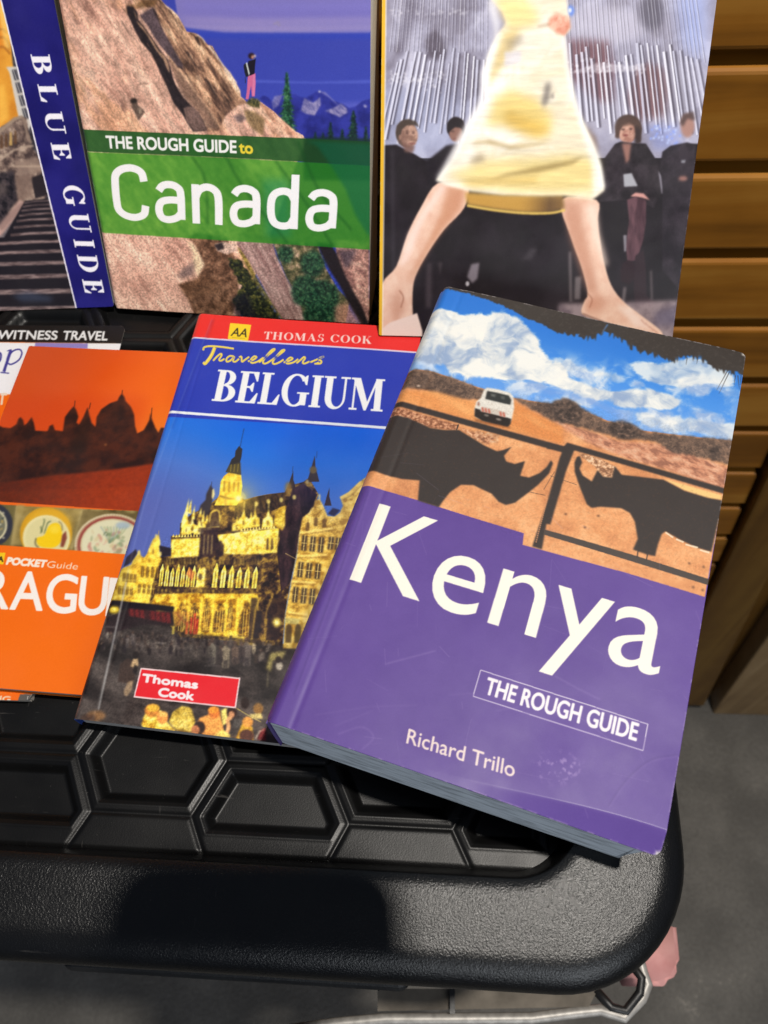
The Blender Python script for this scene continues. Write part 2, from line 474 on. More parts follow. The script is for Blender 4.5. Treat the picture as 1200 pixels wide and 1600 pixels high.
# stained timber
def wood_mat(name, dark, mid, light, axis=0, seed=0.0, rough=.42):
    m, nt, b = new_mat(name)
    st = [34.0, 34.0, 34.0]; st[axis] = 2.2
    tc = nt.nodes.new('ShaderNodeTexCoord'); mp = nt.nodes.new('ShaderNodeMapping'); mp.inputs['Scale'].default_value = st
    mp.inputs['Location'].default_value = (seed, seed * 1.7, seed * .6)
    oi = nt.nodes.new('ShaderNodeObjectInfo'); ad = nt.nodes.new('ShaderNodeVectorMath'); ad.operation = 'ADD'
    sc = nt.nodes.new('ShaderNodeVectorMath'); sc.operation = 'SCALE'; sc.inputs['Scale'].default_value = 9.0
    nt.links.new(tc.outputs['Object'], ad.inputs[0])
    nt.links.new(oi.outputs['Random'], sc.inputs[0]); nt.links.new(sc.outputs[0], ad.inputs[1]); nt.links.new(ad.outputs[0], mp.inputs[0])
    wv = nt.nodes.new('ShaderNodeTexNoise'); wv.inputs['Scale'].default_value = .8; wv.inputs['Detail'].default_value = 6; wv.inputs['Distortion'].default_value = .9
    nt.links.new(mp.outputs[0], wv.inputs['Vector'])
    n = add_noise(nt, 14, 4)
    mx = nt.nodes.new('ShaderNodeMath'); mx.operation = 'MULTIPLY_ADD'; mx.inputs[1].default_value = .35
    nt.links.new(n.outputs[0], mx.inputs[0]); nt.links.new(wv.outputs[0], mx.inputs[2])
    r = ramp(nt, mx.outputs[0], [(.48, dark), (.68, mid), (.86, light)])
    nt.links.new(r.outputs[0], b.inputs['Base Color']); b.inputs['Roughness'].default_value = rough
    b.inputs['Specular IOR Level'].default_value = .35
    bump(nt, b, wv.outputs[0], .25, .001)
    return m
M_SLAT = wood_mat('stained_slat_wood', (.19, .070, .005), (.33, .126, .011), (.44, .195, .026))
M_POST_SHADE = wood_mat('shaded_post_wood', (.10, .042, .004), (.16, .072, .008), (.22, .11, .016), axis=2)  # darker copy: shade on post and side board is in the colour
M_BOARD_LIT = wood_mat('lit_board_wood', (.22, .13, .055), (.34, .21, .09), (.44, .29, .14), axis=2)  # lighter copy: light falling on the front board is in the colour
M_DARK, _nt, _b = new_mat('dark_inside'); _n = add_noise(_nt, 20)
_r = ramp(_nt, _n.outputs[0], [(.3, (.008, .006, .004)), (.7, (.016, .012, .008))]); _nt.links.new(_r.outputs[0], _b.inputs['Base Color']); _b.inputs['Roughness'].default_value = .9

PYAW = rad(-6.3)
PU = np.array([math.cos(PYAW), math.sin(PYAW), 0]); PN = np.array([math.sin(PYAW), -math.cos(PYAW), 0])   # along, outward
# the counter stands on the floor behind the box; its foot is where the tracing meets the floor
foot = CAM_P + ray(1113, 1098) * ((FLOOR_Z - CAM_H) / ray(1113, 1098)[2])
P0 = foot.copy()
def pp(x, y):
    q = on_plane(x, y, P0, PN); return ((q - P0) @ PU, q[2])
counter = thing('slatted_counter', 'brown stained wooden counter front of horizontal slats behind the books', 'counter', frame(P0 - np.array([0, 0, 0]), PU, -PN, (0, 0, 1)))
# counter frame: x along the front, y away from the viewer, z up (origin at the foot on the floor)
zt = [pp(1130, y)[1] - FLOOR_Z for y in (108, 268, 402, 508, 598, 676, 736, 790, 842)]
pitch = (zt[0] - zt[-1]) / 8.0
(ax, az), (bx_, bz) = pp(1199, 722), pp(1110, 915)
az -= FLOOR_Z; bz -= FLOOR_Z
def post_x(z): return ax + (z - az) * (bx_ - ax) / (bz - az)
XL = -1.15
top_i = -4
n_sl = int(zt[0] / pitch) + 4
for k in range(top_i, 40):
    z1 = zt[0] - k * pitch
    z0 = z1 - pitch * .865
    if z0 < .16: break
    xr = post_x((z0 + z1) / 2) - .004
    bm = bmesh.new()
    vs = [bm.verts.new(c) for c in ((XL, 0, z0), (post_x(z0) - .004, 0, z0), (post_x(z1) - .004, 0, z1), (XL, 0, z1))]
    f = bm.faces.new(vs)
    ex = bmesh.ops.extrude_face_region(bm, geom=[f])
    for v in [e for e in ex['geom'] if isinstance(e, bmesh.types.BMVert)]: v.co.y += .021
    bmesh.ops.bevel(bm, geom=[e for e in bm.edges if abs(e.verts[0].co.z - e.verts[1].co.z) < 1e-6], offset=.0035, segments=3, affect='EDGES', profile=.5)
    bm_obj('slat', bm, M_SLAT, counter)
ztop = zt[0] - top_i * pitch
def slant_board(name, mat, xa_bot, xa_top, xb_bot, xb_top, z0, z1, y0, y1, bev=.003):
    bm = bmesh.new()
    f = bm.faces.new([bm.verts.new(c) for c in ((xa_bot, y0, z0), (xb_bot, y0, z0), (xb_top, y0, z1), (xa_top, y0, z1))])
    ex = bmesh.ops.extrude_face_region(bm, geom=[f])
    for v in [e for e in ex['geom'] if isinstance(e, bmesh.types.BMVert)]: v.co.y = y1
    bmesh.ops.bevel(bm, geom=bm.edges[:], offset=bev, segments=2, affect='EDGES', profile=.5)
    return bm_obj(name, bm, mat, counter)
(cx0, cz0), (cx1, cz1) = pp(1196, 892), pp(1100, 1090)
cz0 -= FLOOR_Z; cz1 -= FLOOR_Z
def groove_x(z): return cx0 + (z - cz0) * (cx1 - cx0) / (cz1 - cz0)
slant_board('post', M_POST_SHADE, post_x(.02), post_x(ztop), groove_x(.02), groove_x(ztop), .02, ztop, -.012, .03)
(dx0, dz0), (dx1, dz1) = pp(1200, 968), pp(1113, 1095)
dz0 -= FLOOR_Z; dz1 -= FLOOR_Z
def lit_x(z): return dx0 + (z - dz0) * (dx1 - dx0) / (dz1 - dz0)
slant_board('side_board', M_POST_SHADE, groove_x(.004) + .012, groove_x(ztop) + .012, lit_x(.004) - .001, max(lit_x(ztop) - .001, groove_x(ztop) + .03), .004, ztop, .014, .05)
slant_board('front_board', M_BOARD_LIT, lit_x(0), lit_x(ztop), lit_x(0) + .62, lit_x(0) + .62, .0, ztop, -.02, .05)
bm = bmesh.new(); box_bm(bm, XL, post_x(.2) + .2, .0512, .16, .0, ztop - .004)
bm_obj('backing', bm, M_DARK, counter)

# --- storage box
def plastic_mat(name, base=.011, rough=.42, grain=.5, gscale=620, spec=.5, patch=.14, dust=.0, pebble=.0):
    m, nt, b = new_mat(name)
    n0 = add_noise(nt, 22, 5, .6)
    r = ramp(nt, n0.outputs[0], [(.3, (rough - patch * .4,) * 3), (.72, (rough + patch,) * 3)])
    nt.links.new(r.outputs[0], b.inputs['Roughness'])
    n1 = add_noise(nt, 45, 6, .65)
    c = ramp(nt, n1.outputs[0], [(.35, (base, base, base * 1.08)), (.75, (base * 1.7,) * 3)])
    src = c.outputs[0]
    if dust:      # scuffs and specks of dust that sit on the plastic
        col = None
        for sc_, st_, lo, hi in ((900, (1, 1, 1), .70, .78), (60, (1, 9, 1), .70, .80), (75, (11, 1, 1), .71, .82)):
            dn = add_noise(nt, sc_, 3, .6, st_)
            dr = ramp(nt, dn.outputs[0], [(lo, (0, 0, 0)), (hi, (dust,) * 3)])
            mx = nt.nodes.new('ShaderNodeMix'); mx.data_type = 'RGBA'
            nt.links.new(dr.outputs[0], mx.inputs[0]); nt.links.new(src, mx.inputs[6]); mx.inputs[7].default_value = (.16, .15, .14, 1)
            src = mx.outputs[2]
    nt.links.new(src, b.inputs['Base Color'])
    b.inputs['Specular IOR Level'].default_value = spec
    g = add_noise(nt, gscale, 3, .6)
    p = bump(nt, b, g.outputs[0], grain, .0006)
    if pebble:    # moulded leather grain
        tc = nt.nodes.new('ShaderNodeTexCoord'); vo = nt.nodes.new('ShaderNodeTexVoronoi'); vo.inputs['Scale'].default_value = 1250
        nt.links.new(tc.outputs['Object'], vo.inputs['Vector'])
        bump(nt, b, vo.outputs['Distance'], pebble, .0005, p)
    return m
M_RIM = plastic_mat('grained_black_plastic', .003, .27, .35, 1600, .54, .06, .15, .10)
M_FIELD = plastic_mat('smooth_black_plastic', .0035, .35, .1, 1900, .32, .1, .3)
M_BODY = plastic_mat('body_black_plastic', .005, .5, .3, 500)

LX0, LX1, LY0, LY1 = -.62, .0895, -.0065, .392       # lid outline in its own axes
boxm = Matrix.Rotation(LID_YAW, 4, 'Z')
box_t = thing('storage_box', 'black plastic storage box with honeycomb panels on its lid, books laid on top', 'storage box', Matrix.Translation((0, 0, 0)) @ boxm)

def rrect(x0, x1, y0, y1, r, n=14):
    out = []
    for cx, cy, a0 in ((x1 - r, y0 + r, -90), (x1 - r, y1 - r, 0), (x0 + r, y1 - r, 90), (x0 + r, y0 + r, 180)):
        for a in np.radians(np.linspace(a0, a0 + 90, n)): out.append((cx + r * math.cos(a), cy + r * math.sin(a)))
    return np.array(out)
def loft(name, rings, mat, parent, cap=False):
    n = len(rings[0][0]); V = []; F = []
    for P, z in rings: V += [(x, y, z) for x, y in P]
    for k in range(len(rings) - 1):
        for i in range(n):
            j = (i + 1) % n
            F.append((k * n + i, k * n + j, (k + 1) * n + j, (k + 1) * n + i))
    if cap: F.append(tuple(range((len(rings) - 1) * n, len(rings) * n))[::-1])
    return mesh_obj(name, V, F, mat, parent, True)
def inset(d, rc): return rrect(LX0 + d, LX1 - d, LY0 + d, LY1 - d, max(rc - d, .004))
RC = .046
FX0, FX1, FY0, FY1, FR = LX0 + .04, .0535, .0262, LY1 - .036, .024   # the sunken honeycomb field
rings = []
# inner slope from field up onto the rim
for t in np.linspace(0, 1, 9):
    e = .0052 * (1 - t)
    z = FIELD_Z - .003 + (RIM_Z - FIELD_Z + .003) * sstep(0, 1, t) - (0 if t < 1 else 0)
    rings.append((rrect(FX0 + e, FX1 - e, FY0 + e, FY1 - e, FR - e), z))
rings.append((rrect(FX0 - .004, FX1 + .004, FY0 - .004, FY1 + .004, FR + .004), RIM_Z + .0004))
rings.append((rrect(FX0 - .010, FX1 + .012, FY0 - .011, FY1 + .010, FR + .008), RIM_Z + .0003))
re = .0125
for a in np.linspace(0, 90, 12):
    d = re * (1 - math.sin(rad(a)))
    rings.append((inset(d, RC), RIM_Z - .0004 - re * (1 - math.cos(rad(a)))))
rings.append((inset(.0, RC), RIM_Z - .022))
rings.append((inset(.001, RC), RIM_Z - .0235))
rings.append((inset(.0025, RC), RIM_Z - .0238))
rings.append((inset(.003, RC), RIM_Z - .05))
rings.append((inset(.009, RC), RIM_Z - .052))
loft('lid_rim', rings, M_RIM, box_t)

# honeycomb
HA, HS, HB = .0375, .0103, .0205       # flat length, slant run, half height
def hex_d(X, Y):
    """distance inside the nearest cell's border (m) and that cell's centre"""
    best = np.full(X.shape, -9.0); bcx = np.zeros(X.shape); bcy = np.zeros(X.shape)
    nx_, ny_ = HB / math.hypot(HB, HS), HS / math.hypot(HB, HS)
    i0, i1 = int((FX0 + .057) / .0478) - 2, int((FX1 + .057) / .0478) + 3
    for i in range(i0, i1):
        for j in range(-1, 11):
            cx = -.057 + i * .0478; cy = .043 + (HB if i % 2 else 0) + j * 2 * HB
            sel = (np.abs(X - cx) < .032) & (np.abs(Y - cy) < .023)
            if not sel.any(): continue
            x = np.abs(X[sel] - cx); y = np.abs(Y[sel] - cy)
            d = np.minimum(HB - y, (HA / 2 + HS - x) * nx_ - y * ny_)
            s_ = best[sel]; up = d > s_
            s_[up] = d[up]; best[sel] = s_
            a_ = bcx[sel]; a_[up] = cx; bcx[sel] = a_
            a_ = bcy[sel]; a_[up] = cy; bcy[sel] = a_
    return best, bcx, bcy
def field_z(X, Y):
    d, cx, cy = hex_d(X, Y)
    fr = np.minimum(np.minimum(Y - FY0, FY1 - Y), np.minimum(X - FX0, FX1 - X)) - .0045
    seam = -.0007 * np.exp(-(d / .0009) ** 2) * (fr > -.0005)
    di = np.minimum(d, fr - .0035)
    lip = .0003 * np.exp(-((di - .0032) / .0009) ** 2)
    tray = -.0036 * sstep(.0040, .0076, di) - .0004 * sstep(.0029, .0037, di)
    small = (np.minimum(cy + HB, FY1) - np.maximum(cy - HB, FY0 + .0045)) < .016
    tray = np.where(small, 0, tray); lip = np.where(small, 0, lip)
    edge = -.0042 * (1 - sstep(-.0045, .0012, fr))
    return FIELD_Z + seam + tray + lip + edge
xs = np.concatenate([np.arange(FX0 - .001, -.20, .0016), np.arange(-.20, FX1 + .001, .00042)])
ys = np.concatenate([np.arange(FY0 - .001, .10, .00042), np.arange(.10, .25, .0016), np.arange(.25, .31, .0008), np.arange(.31, FY1 + .001, .0016)])
fo = grid_mesh('lid_panel', xs, ys, field_z, M_FIELD, box_t)
# body under the lid, with a front latch
bx0, bx1, by0, by1 = LX0 + .016, LX1 - .016, LY0 + .014, LY1 - .016
loft('box_body', [(rrect(bx0, bx1, by0, by1, .034), RIM_Z - .046), (rrect(bx0 + .002, bx1 - .002, by0 + .002, by1 - .002, .034), RIM_Z - .12),
                  (rrect(bx0 + .010, bx1 - .010, by0 + .010, by1 - .010, .03), RIM_Z - .262), (rrect(bx0 + .016, bx1 - .016, by0 + .016, by1 - .016, .026), RIM_Z - .268)], M_BODY, box_t, True)
bm = bmesh.new(); box_bm(bm, -.128, -.004, LY0 - .0022, LY0 + .02, RIM_Z - .09, RIM_Z - .026, .004, 4)
bm_obj('latch', bm, M_BODY, box_t)

# --- trolley under the box: pale metal tray rail with an angled corner
M_RAIL = plain_mat('pale_metal', (.42, .40, .37), .45, .4, 200, .25, .3)
M_BOARD = plain_mat('grey_board', (.15, .13, .105), .8, .2, 60, .3)
M_BLK = plastic_mat('black_metal', .012, .4, .2, 500)
def tube(bm, pts, r, n=10, closed=False):
    P = [Vector(p) for p in pts]; rings_ = []
    m_ = len(P)
    for i, p in enumerate(P):
        t = ((P[(i + 1) % m_] if (closed or i < m_ - 1) else P[i]) - (P[i - 1] if (closed or i > 0) else P[i])).normalized()
        up = Vector((0, 0, 1)) if abs(t.z) < .9 else Vector((1, 0, 0))
        a = t.cross(up).normalized(); b_ = t.cross(a)
        rings_.append([bm.verts.new(p + r * (math.cos(2 * PI * k / n) * a + math.sin(2 * PI * k / n) * b_)) for k in range(n)])
    for i in range(m_ if closed else m_ - 1):
        A, B = rings_[i], rings_[(i + 1) % m_]
        for k in range(n): bm.faces.new((A[k], A[(k + 1) % n], B[(k + 1) % n], B[k]))
    if not closed:
        bm.faces.new(rings_[0][::-1]); bm.faces.new(rings_[-1])
TZ = RIM_Z - .268
cart = thing('trolley', 'pale metal trolley rail with an angled corner under the black box', 'trolley', Matrix.Translation((0, 0, FLOOR_Z)))
def atz(x, y, z): return CAM_P + ray(x, y) * ((z - CAM_H) / ray(x, y)[2])
zz = TZ - .008
rail = [atz(x, y, zz) - np.array([0, 0, FLOOR_Z]) for x, y in ((-260, 1690), (300, 1632), (520, 1600), (604, 1592), (705, 1592), (830, 1591), (900, 1582), (938, 1578), (975, 1590), (1003, 1560), (1012, 1538), (1004, 1518))]
back = [(rail[-1][0] - .02, .30, zz - FLOOR_Z), (rail[0][0] - .05, .32, zz - FLOOR_Z)]
bm = bmesh.new(); tube(bm, [tuple(p) for p in rail] + back, .0032, 10, True); bm_obj('rail', bm, M_RAIL, cart, True)
loc_ = lambda x, y, z: (float(np.dot((x, y), (math.cos(LID_YAW), -math.sin(LID_YAW)))), 0)
bm = bmesh.new()
h0 = zz - FLOOR_Z
tp = [atz(x, y, zz + .004) for x, y in ((590, 1580), (920, 1573), (935, 1545), (590, 1545))]
bm.faces.new([bm.verts.new((p[0], p[1], h0 + .001)) for p in tp])
ex = bmesh.ops.extrude_face_region(bm, geom=bm.faces[:])
for v in [e for e in ex['geom'] if isinstance(e, bmesh.types.BMVert)]: v.co.z += .003
bm_obj('tray_board', bm, M_BOARD, cart)
tp = [atz(x, y, zz + .009) for x, y in ((703, 1584), (711, 1584), (711, 1545), (703, 1545))]
bm = bmesh.new(); bm.faces.new([bm.verts.new((p[0], p[1], h0 + .005)) for p in tp])
ex = bmesh.ops.extrude_face_region(bm, geom=bm.faces[:])
for v in [e for e in ex['geom'] if isinstance(e, bmesh.types.BMVert)]: v.co.z += .004
bm_obj('divider', bm, M_BLK, cart)
hx = [atz(x, y, zz + .002) - np.array([0, 0, FLOOR_Z]) for x, y in ((930, 1546), (955, 1574), (978, 1580), (1000, 1552), (1003, 1528), (985, 1505))]
bm = bmesh.new(); tube(bm, [tuple(p) for p in hx], .0028, 8, False); bm_obj('corner_loop', bm, M_BLK, cart, True)
bm = bmesh.new(); box_bm(bm, -.5, rail[-1][0] - .06, .025, .34, h0 - .006, h0 + .0002, .001); bm_obj('shelf', bm, M_BLK, cart)
for x, y in ((-.48, .06), (.05, .04), (-.48, .33), (.06, .30)):
    bm = bmesh.new(); tube(bm, [(x, y, 0), (x, y, h0 - .004)], .011, 12); bm_obj('leg', bm, M_BLK, cart, True)

# pink cloth hanging past the box corner
M_PINK, nt, b = new_mat('pink_cloth'); n = add_noise(nt, 60, 5)
r = ramp(nt, n.outputs[0], [(.3, (.62, .27, .25)), (.7, (.78, .4, .37))]); nt.links.new(r.outputs[0], b.inputs['Base Color']); b.inputs['Roughness'].default_value = .7
PZ = zz - .03
pk = [atz(x, y, PZ) for x, y in ((1060, 1438), (1067, 1510), (1052, 1536), (1030, 1545), (1008, 1538), (990, 1500), (950, 1490), (950, 1430))]
bm = bmesh.new()
vs = [bm.verts.new(p) for p in pk]; f = bm.faces.new(vs)
ex = bmesh.ops.extrude_face_region(bm, geom=[f])
for v in [e for e in ex['geom'] if isinstance(e, bmesh.types.BMVert)]: v.co.z -= .05; v.co.x -= .01
bmesh.ops.bevel(bm, geom=bm.edges[:], offset=.004, segments=2, affect='EDGES')
pink = bm_obj('pink_cloth', bm, M_PINK, None, True)
pink['label'] = 'piece of pink cloth hanging beside the metal rail under the box corner'; pink['category'] = 'cloth'

# the phone that takes the picture and throws the rounded shadow on the lid
ph = thing('smartphone', 'dark smartphone held over the box, casting the rounded shadow on its lid', 'phone', frame(CAM_P - FWD * .0015, CAM_R, -CAM_D, -FWD))
bm = bmesh.new()
pr = [(x, y) for x, y in rrect(-.016, .061, -.09, .049, .015, 10)]
f = bm.faces.new([bm.verts.new((x, y, 0)) for x, y in pr]); ex = bmesh.ops.extrude_face_region(bm, geom=[f])
for v in [e for e in ex['geom'] if isinstance(e, bmesh.types.BMVert)]: v.co.z = .008
bm_obj('phone_body', bm, M_BLK, ph)
bm = bmesh.new(); box_bm(bm, -.012, .057, -.083, .043, .0081, .0084); bm_obj('screen', bm, plain_mat('screen_glass', (.01, .01, .012), .1), ph)
# ------------------------------------------------------------------ books
MM = .001
def book_frame(bl, yaw, tilt=None):
    """bl: bottom-left corner of the front cover; tilt None = lying flat, else degrees back from upright"""
    u = np.array([math.cos(yaw), math.sin(yaw), 0]); up0 = np.array([-math.sin(yaw), math.cos(yaw), 0])
    if tilt is None: v, n = up0, np.array([0, 0, 1.0])
    else:
        t = rad(tilt); v = math.cos(t) * np.array([0, 0, 1.0]) + math.sin(t) * up0; n = np.cross(u, v)
    return np.asarray(bl, float), u, v, n

class Book:
    def __init__(s, name, label, cat, bl, yaw, tilt, w, h, t):
        s.o, s.u, s.v, s.n = book_frame(bl, yaw, tilt); s.w, s.h, s.t = w, h, t
        s.root = thing(name, label, cat, frame(s.o - s.n * t * MM, s.u, s.v, s.n))
    def pt(s, x, y): return s.o + s.u * x * MM + s.v * y * MM           # millimetres from the bottom-left front corner
    def quad(s):
        return [proj(s.pt(0, s.h)), proj(s.pt(s.w, s.h)), proj(s.pt(s.w, 0)), proj(s.pt(0, 0))]
    def cover(s, art, mat, xs, ys, disp, thick=.45, r=1.2, corners=(1, 1, 1, 1), gain=.9):
        """front cover: a printed sheet with thickness; disp(x, y) = height in mm; rounded corners TL TR BR BL radius r"""
        X, Y = np.meshgrid(xs, ys); w, h = s.w, s.h
        Z = disp(X, Y)
        Xd, Yd = X.copy(), Y.copy()
        for (cx, cy, sx, sy), k in zip(((0, h, -1, 1), (w, h, 1, 1), (w, 0, 1, -1), (0, 0, -1, -1)), corners):
            rr = r * k
            if rr <= 0: continue
            ox, oy = cx - sx * rr, cy - sy * rr
            dx, dy = (X - ox) * sx, (Y - oy) * sy
            sel = (dx > 0) & (dy > 0)
            mx = np.maximum(dx, dy); L = np.hypot(dx, dy)
            f = np.where(sel & (L > 0), mx / np.maximum(L, 1e-9), 1)
            Xd = np.where(sel, ox + sx * dx * f, Xd); Yd = np.where(sel, oy + sy * dy * f, Yd)
        ny, nx = X.shape; nv = X.size
        co = np.stack([Xd, Yd, Z + s.t], -1).reshape(-1, 3) * MM
        i = np.arange(nv).reshape(ny, nx)
        per = np.concatenate([i[0, :], i[1:, -1], i[-1, -2::-1], i[-2:0:-1, 0]])
        low = co[per].copy(); low[:, 2] -= thick * MM
        co = np.vstack([co, low])
        q = np.stack([i[:-1, :-1], i[:-1, 1:], i[1:, 1:], i[1:, :-1]], -1).reshape(-1, 4)
        m = len(per); a = np.arange(m); b = (a + 1) % m
        sk = np.stack([per[b], per[a], nv + a, nv + b], -1)
        Q = np.vstack([q, sk]).astype(np.int32)
        me = bpy.data.meshes.new('front_cover')
        me.vertices.add(len(co)); me.vertices.foreach_set('co', co.astype(np.float32).ravel())
        nl = Q.size
        me.loops.add(nl); me.loops.foreach_set('vertex_index', Q.ravel())
        me.polygons.add(len(Q))
        me.polygons.foreach_set('loop_start', np.arange(0, Q.size, 4, dtype=np.int32))
        me.update(calc_edges=True)
        sm = np.ones(len(Q), bool); sm[len(q):] = False
        me.polygons.foreach_set('use_smooth', sm)
        # print colour per vertex, sampled from the painted art
        img = np.clip(art.img, 0, 255); fx = np.clip(X / w * art.W - .5, 0, art.W - 1.001); fy = np.clip((1 - Y / h) * art.H - .5, 0, art.H - 1.001)
        x0, y0 = fx.astype(int), fy.astype(int); tx, ty = (fx - x0)[..., None], (fy - y0)[..., None]
        c = (img[y0, x0] * (1 - tx) + img[y0, x0 + 1] * tx) * (1 - ty) + (img[y0 + 1, x0] * (1 - tx) + img[y0 + 1, x0 + 1] * tx) * ty
        c = lin(c.reshape(-1, 3)) * gain
        c = np.vstack([c, np.tile(np.array([[.5, .48, .44]], np.float32), (m, 1))])
        at = me.color_attributes.new('print', 'FLOAT_COLOR', 'POINT')
        at.data.foreach_set('color', np.c_[c, np.ones(len(c))].astype(np.float32).ravel())
        me.materials.append(mat)
        o = bpy.data.objects.new('front_cover', me); COL.objects.link(o); o.parent = s.root
        return o
    def block(s, mat, l=.8, r=1.5, top=1.2, bot=1.2, tilt_right=0.0, below=1.2, sag=(0, 0)):
        """page block; the fore edge may slant (spine-rounded books)"""
        z1, z0 = s.t - below, .6
        w, h = s.w, s.h
        bm = bmesh.new()
        P = [(l, bot, z0), (w - r - tilt_right, bot, z0), (w - r - tilt_right, h - top, z0), (l, h - top, z0), (l, bot, z1 - sag[0]), (w - r, bot, z1 - sag[1]), (w - r, h - top, z1), (l, h - top, z1)]
        v = [bm.verts.new(Vector(p) * MM) for p in P]
        for f in ((3, 2, 1, 0), (4, 5, 6, 7), (0, 1, 5, 4), (1, 2, 6, 5), (2, 3, 7, 6), (3, 0, 4, 7)): bm.faces.new([v[i] for i in f])
        bmesh.ops.bevel(bm, geom=[e for e in bm.edges if abs(e.verts[0].co.z - e.verts[1].co.z) > z1 * MM * .5], offset=.0006, segments=2, affect='EDGES')
        return bm_obj('page_block', bm, mat, s.root)
    def block_under(s, mat, disp, l=.8, r=1.5, top=1.2, bot=1.2, gap=.55, n=40):
        """page block whose upper face follows a bent cover"""
        xs = np.linspace(l, s.w - r, n); ys = np.concatenate([np.linspace(bot, 12, 16), np.linspace(16, s.h - top, 12)])
        X, Y = np.meshgrid(xs, ys); Z = s.t + disp(X, Y) - gap; ny = len(ys)
        V = [(x * MM, y * MM, z * MM) for x, y, z in zip(X.ravel(), Y.ravel(), Z.ravel())]
        ix = lambda j, i: j * n + i
        F = [(ix(j, i), ix(j, i + 1), ix(j + 1, i + 1), ix(j + 1, i)) for j in range(ny - 1) for i in range(n - 1)]
        per = [ix(0, i) for i in range(n)] + [ix(j, n - 1) for j in range(1, ny)] + [ix(ny - 1, i) for i in range(n - 2, -1, -1)] + [ix(j, 0) for j in range(ny - 2, 0, -1)]
        def ring(z, dx):
            o = len(V)
            for p in per:
                x, y, _ = V[p]; V.append((max(l * MM, x - dx(x)), y, z))
            return [o + q for q in range(len(per))]
        low = ring(.6 * MM, lambda x: (4.5 * MM if x > (s.w - r - .2) * MM else 0))
        m = len(per)
        F += [(per[(q + 1) % m], per[q], low[q], low[(q + 1) % m]) for q in range(m)]
        F.append(tuple(low[::-1]))
        return mesh_obj('page_block', V, F, mat, s.root)
    def back(s, mat, right=0.0, thick=.5, bot=0.0):
        bm = bmesh.new(); box_bm(bm, 0, (s.w - right) * MM, bot * MM, s.h * MM, 0, thick * MM, .0002, 1)
        return bm_obj('back_cover', bm, mat, s.root)
    def spine(s, mat, drop=.5, bulge=.6):
        """spine skin along the left edge, slightly rounded"""
        n = 12; V = []; F = []
        for k in range(n + 1):
            a = k / n; z = .5 + (s.t - drop - .5) * a
            x = -bulge * math.sin(PI * a)
            for dx in (0, .35):
                V += [(Vector((x + dx, 0, z)) * MM), (Vector((x + dx, s.h, z)) * MM)]
        for k in range(n):
            b = k * 4
            F += [(b, b + 4, b + 5, b + 1), (b + 2, b + 3, b + 7, b + 6), (b, b + 2, b + 6, b + 4), (b + 1, b + 5, b + 7, b + 3)]
        F += [(0, 1, 3, 2), (n * 4, n * 4 + 2, n * 4 + 3, n * 4 + 1)]
        return mesh_obj('spine', V, F, mat, s.root, False)

def lattice(a, b, step, edge=None):
    return np.linspace(a, b, max(2, int(round((b - a) / step)) + 1))
def gridx(w, step, marks=()):
    """even spacing plus close lines at both edges"""
    g = lattice(0, w, step)
    return np.unique(np.concatenate([g, [.15, .4, .8, w - .15, w - .4, w - .8]]).round(4))

def wear_edges(A, amount=.5, seed=3, col=(235, 228, 222), width=.7):
    d = np.minimum(np.minimum(A.X, A.w - A.X), np.minimum(A.Y, A.h - A.Y))
    n = A.noise(3.0, 4, seed)
    m = sstep(width, 0, d + (n - .5) * 2.2 * width) * sstep(.52, .66, n) * amount
    A.img += (np.array(col, np.float32) - A.img) * m[..., None]
def grain(A, amt=4, seed=50):
    A.img += ((np.random.RandomState(seed).rand(A.H, A.W, 1) - .5) * 2 * amt).astype(np.float32)

# =============================== the purple book
B = Book('guidebook', 'thick purple guidebook reading Kenya, lying on top at the right with a rhino gate photo', 'book',
         (0, 0, 0), -.4025484, None, 128, 198, 36)
c_ = np.array([.05314691, .13884217, 0.0]); s0 = c_ - B.u * .064 - B.v * .099
B.o = s0; B.root.matrix_world = frame(B.o - B.n * B.t * MM, B.u, B.v, B.n)
A = Art(128, 198, 5.6, B.quad(), (96, 70, 152))
n1 = A.noise(26, 5, 1); n2 = A.noise(5, 4, 2)
A.img += ((n1 - .5) * 16)[..., None] + ((n2 - .5) * 5)[..., None]
A.view(560, 430, 3.5563)
toR = lambda pts: [((860 + x / 3.334 - 560) * 3.5563, (470 + y / 3.334 - 430) * 3.5563) for x, y in pts]   # second tracing -> first
pic = [(-60, 1131), (330, 1245), (600, 1332), (920, 1432), (913, 1496), (968, 1512)] + toR([(0, 1310), (400, 1418), (805, 1540), (1040, 250), (600, -20)]) + [(400, -60)]
sand = A.pal(A.noise(9, 5, 4) * .75 + .25 * A.noise(1.2, 3, 5), [(.25, (205, 135, 88)), (.5, (228, 158, 104)), (.75, (242, 182, 128))])
A.poly(pic, sand)
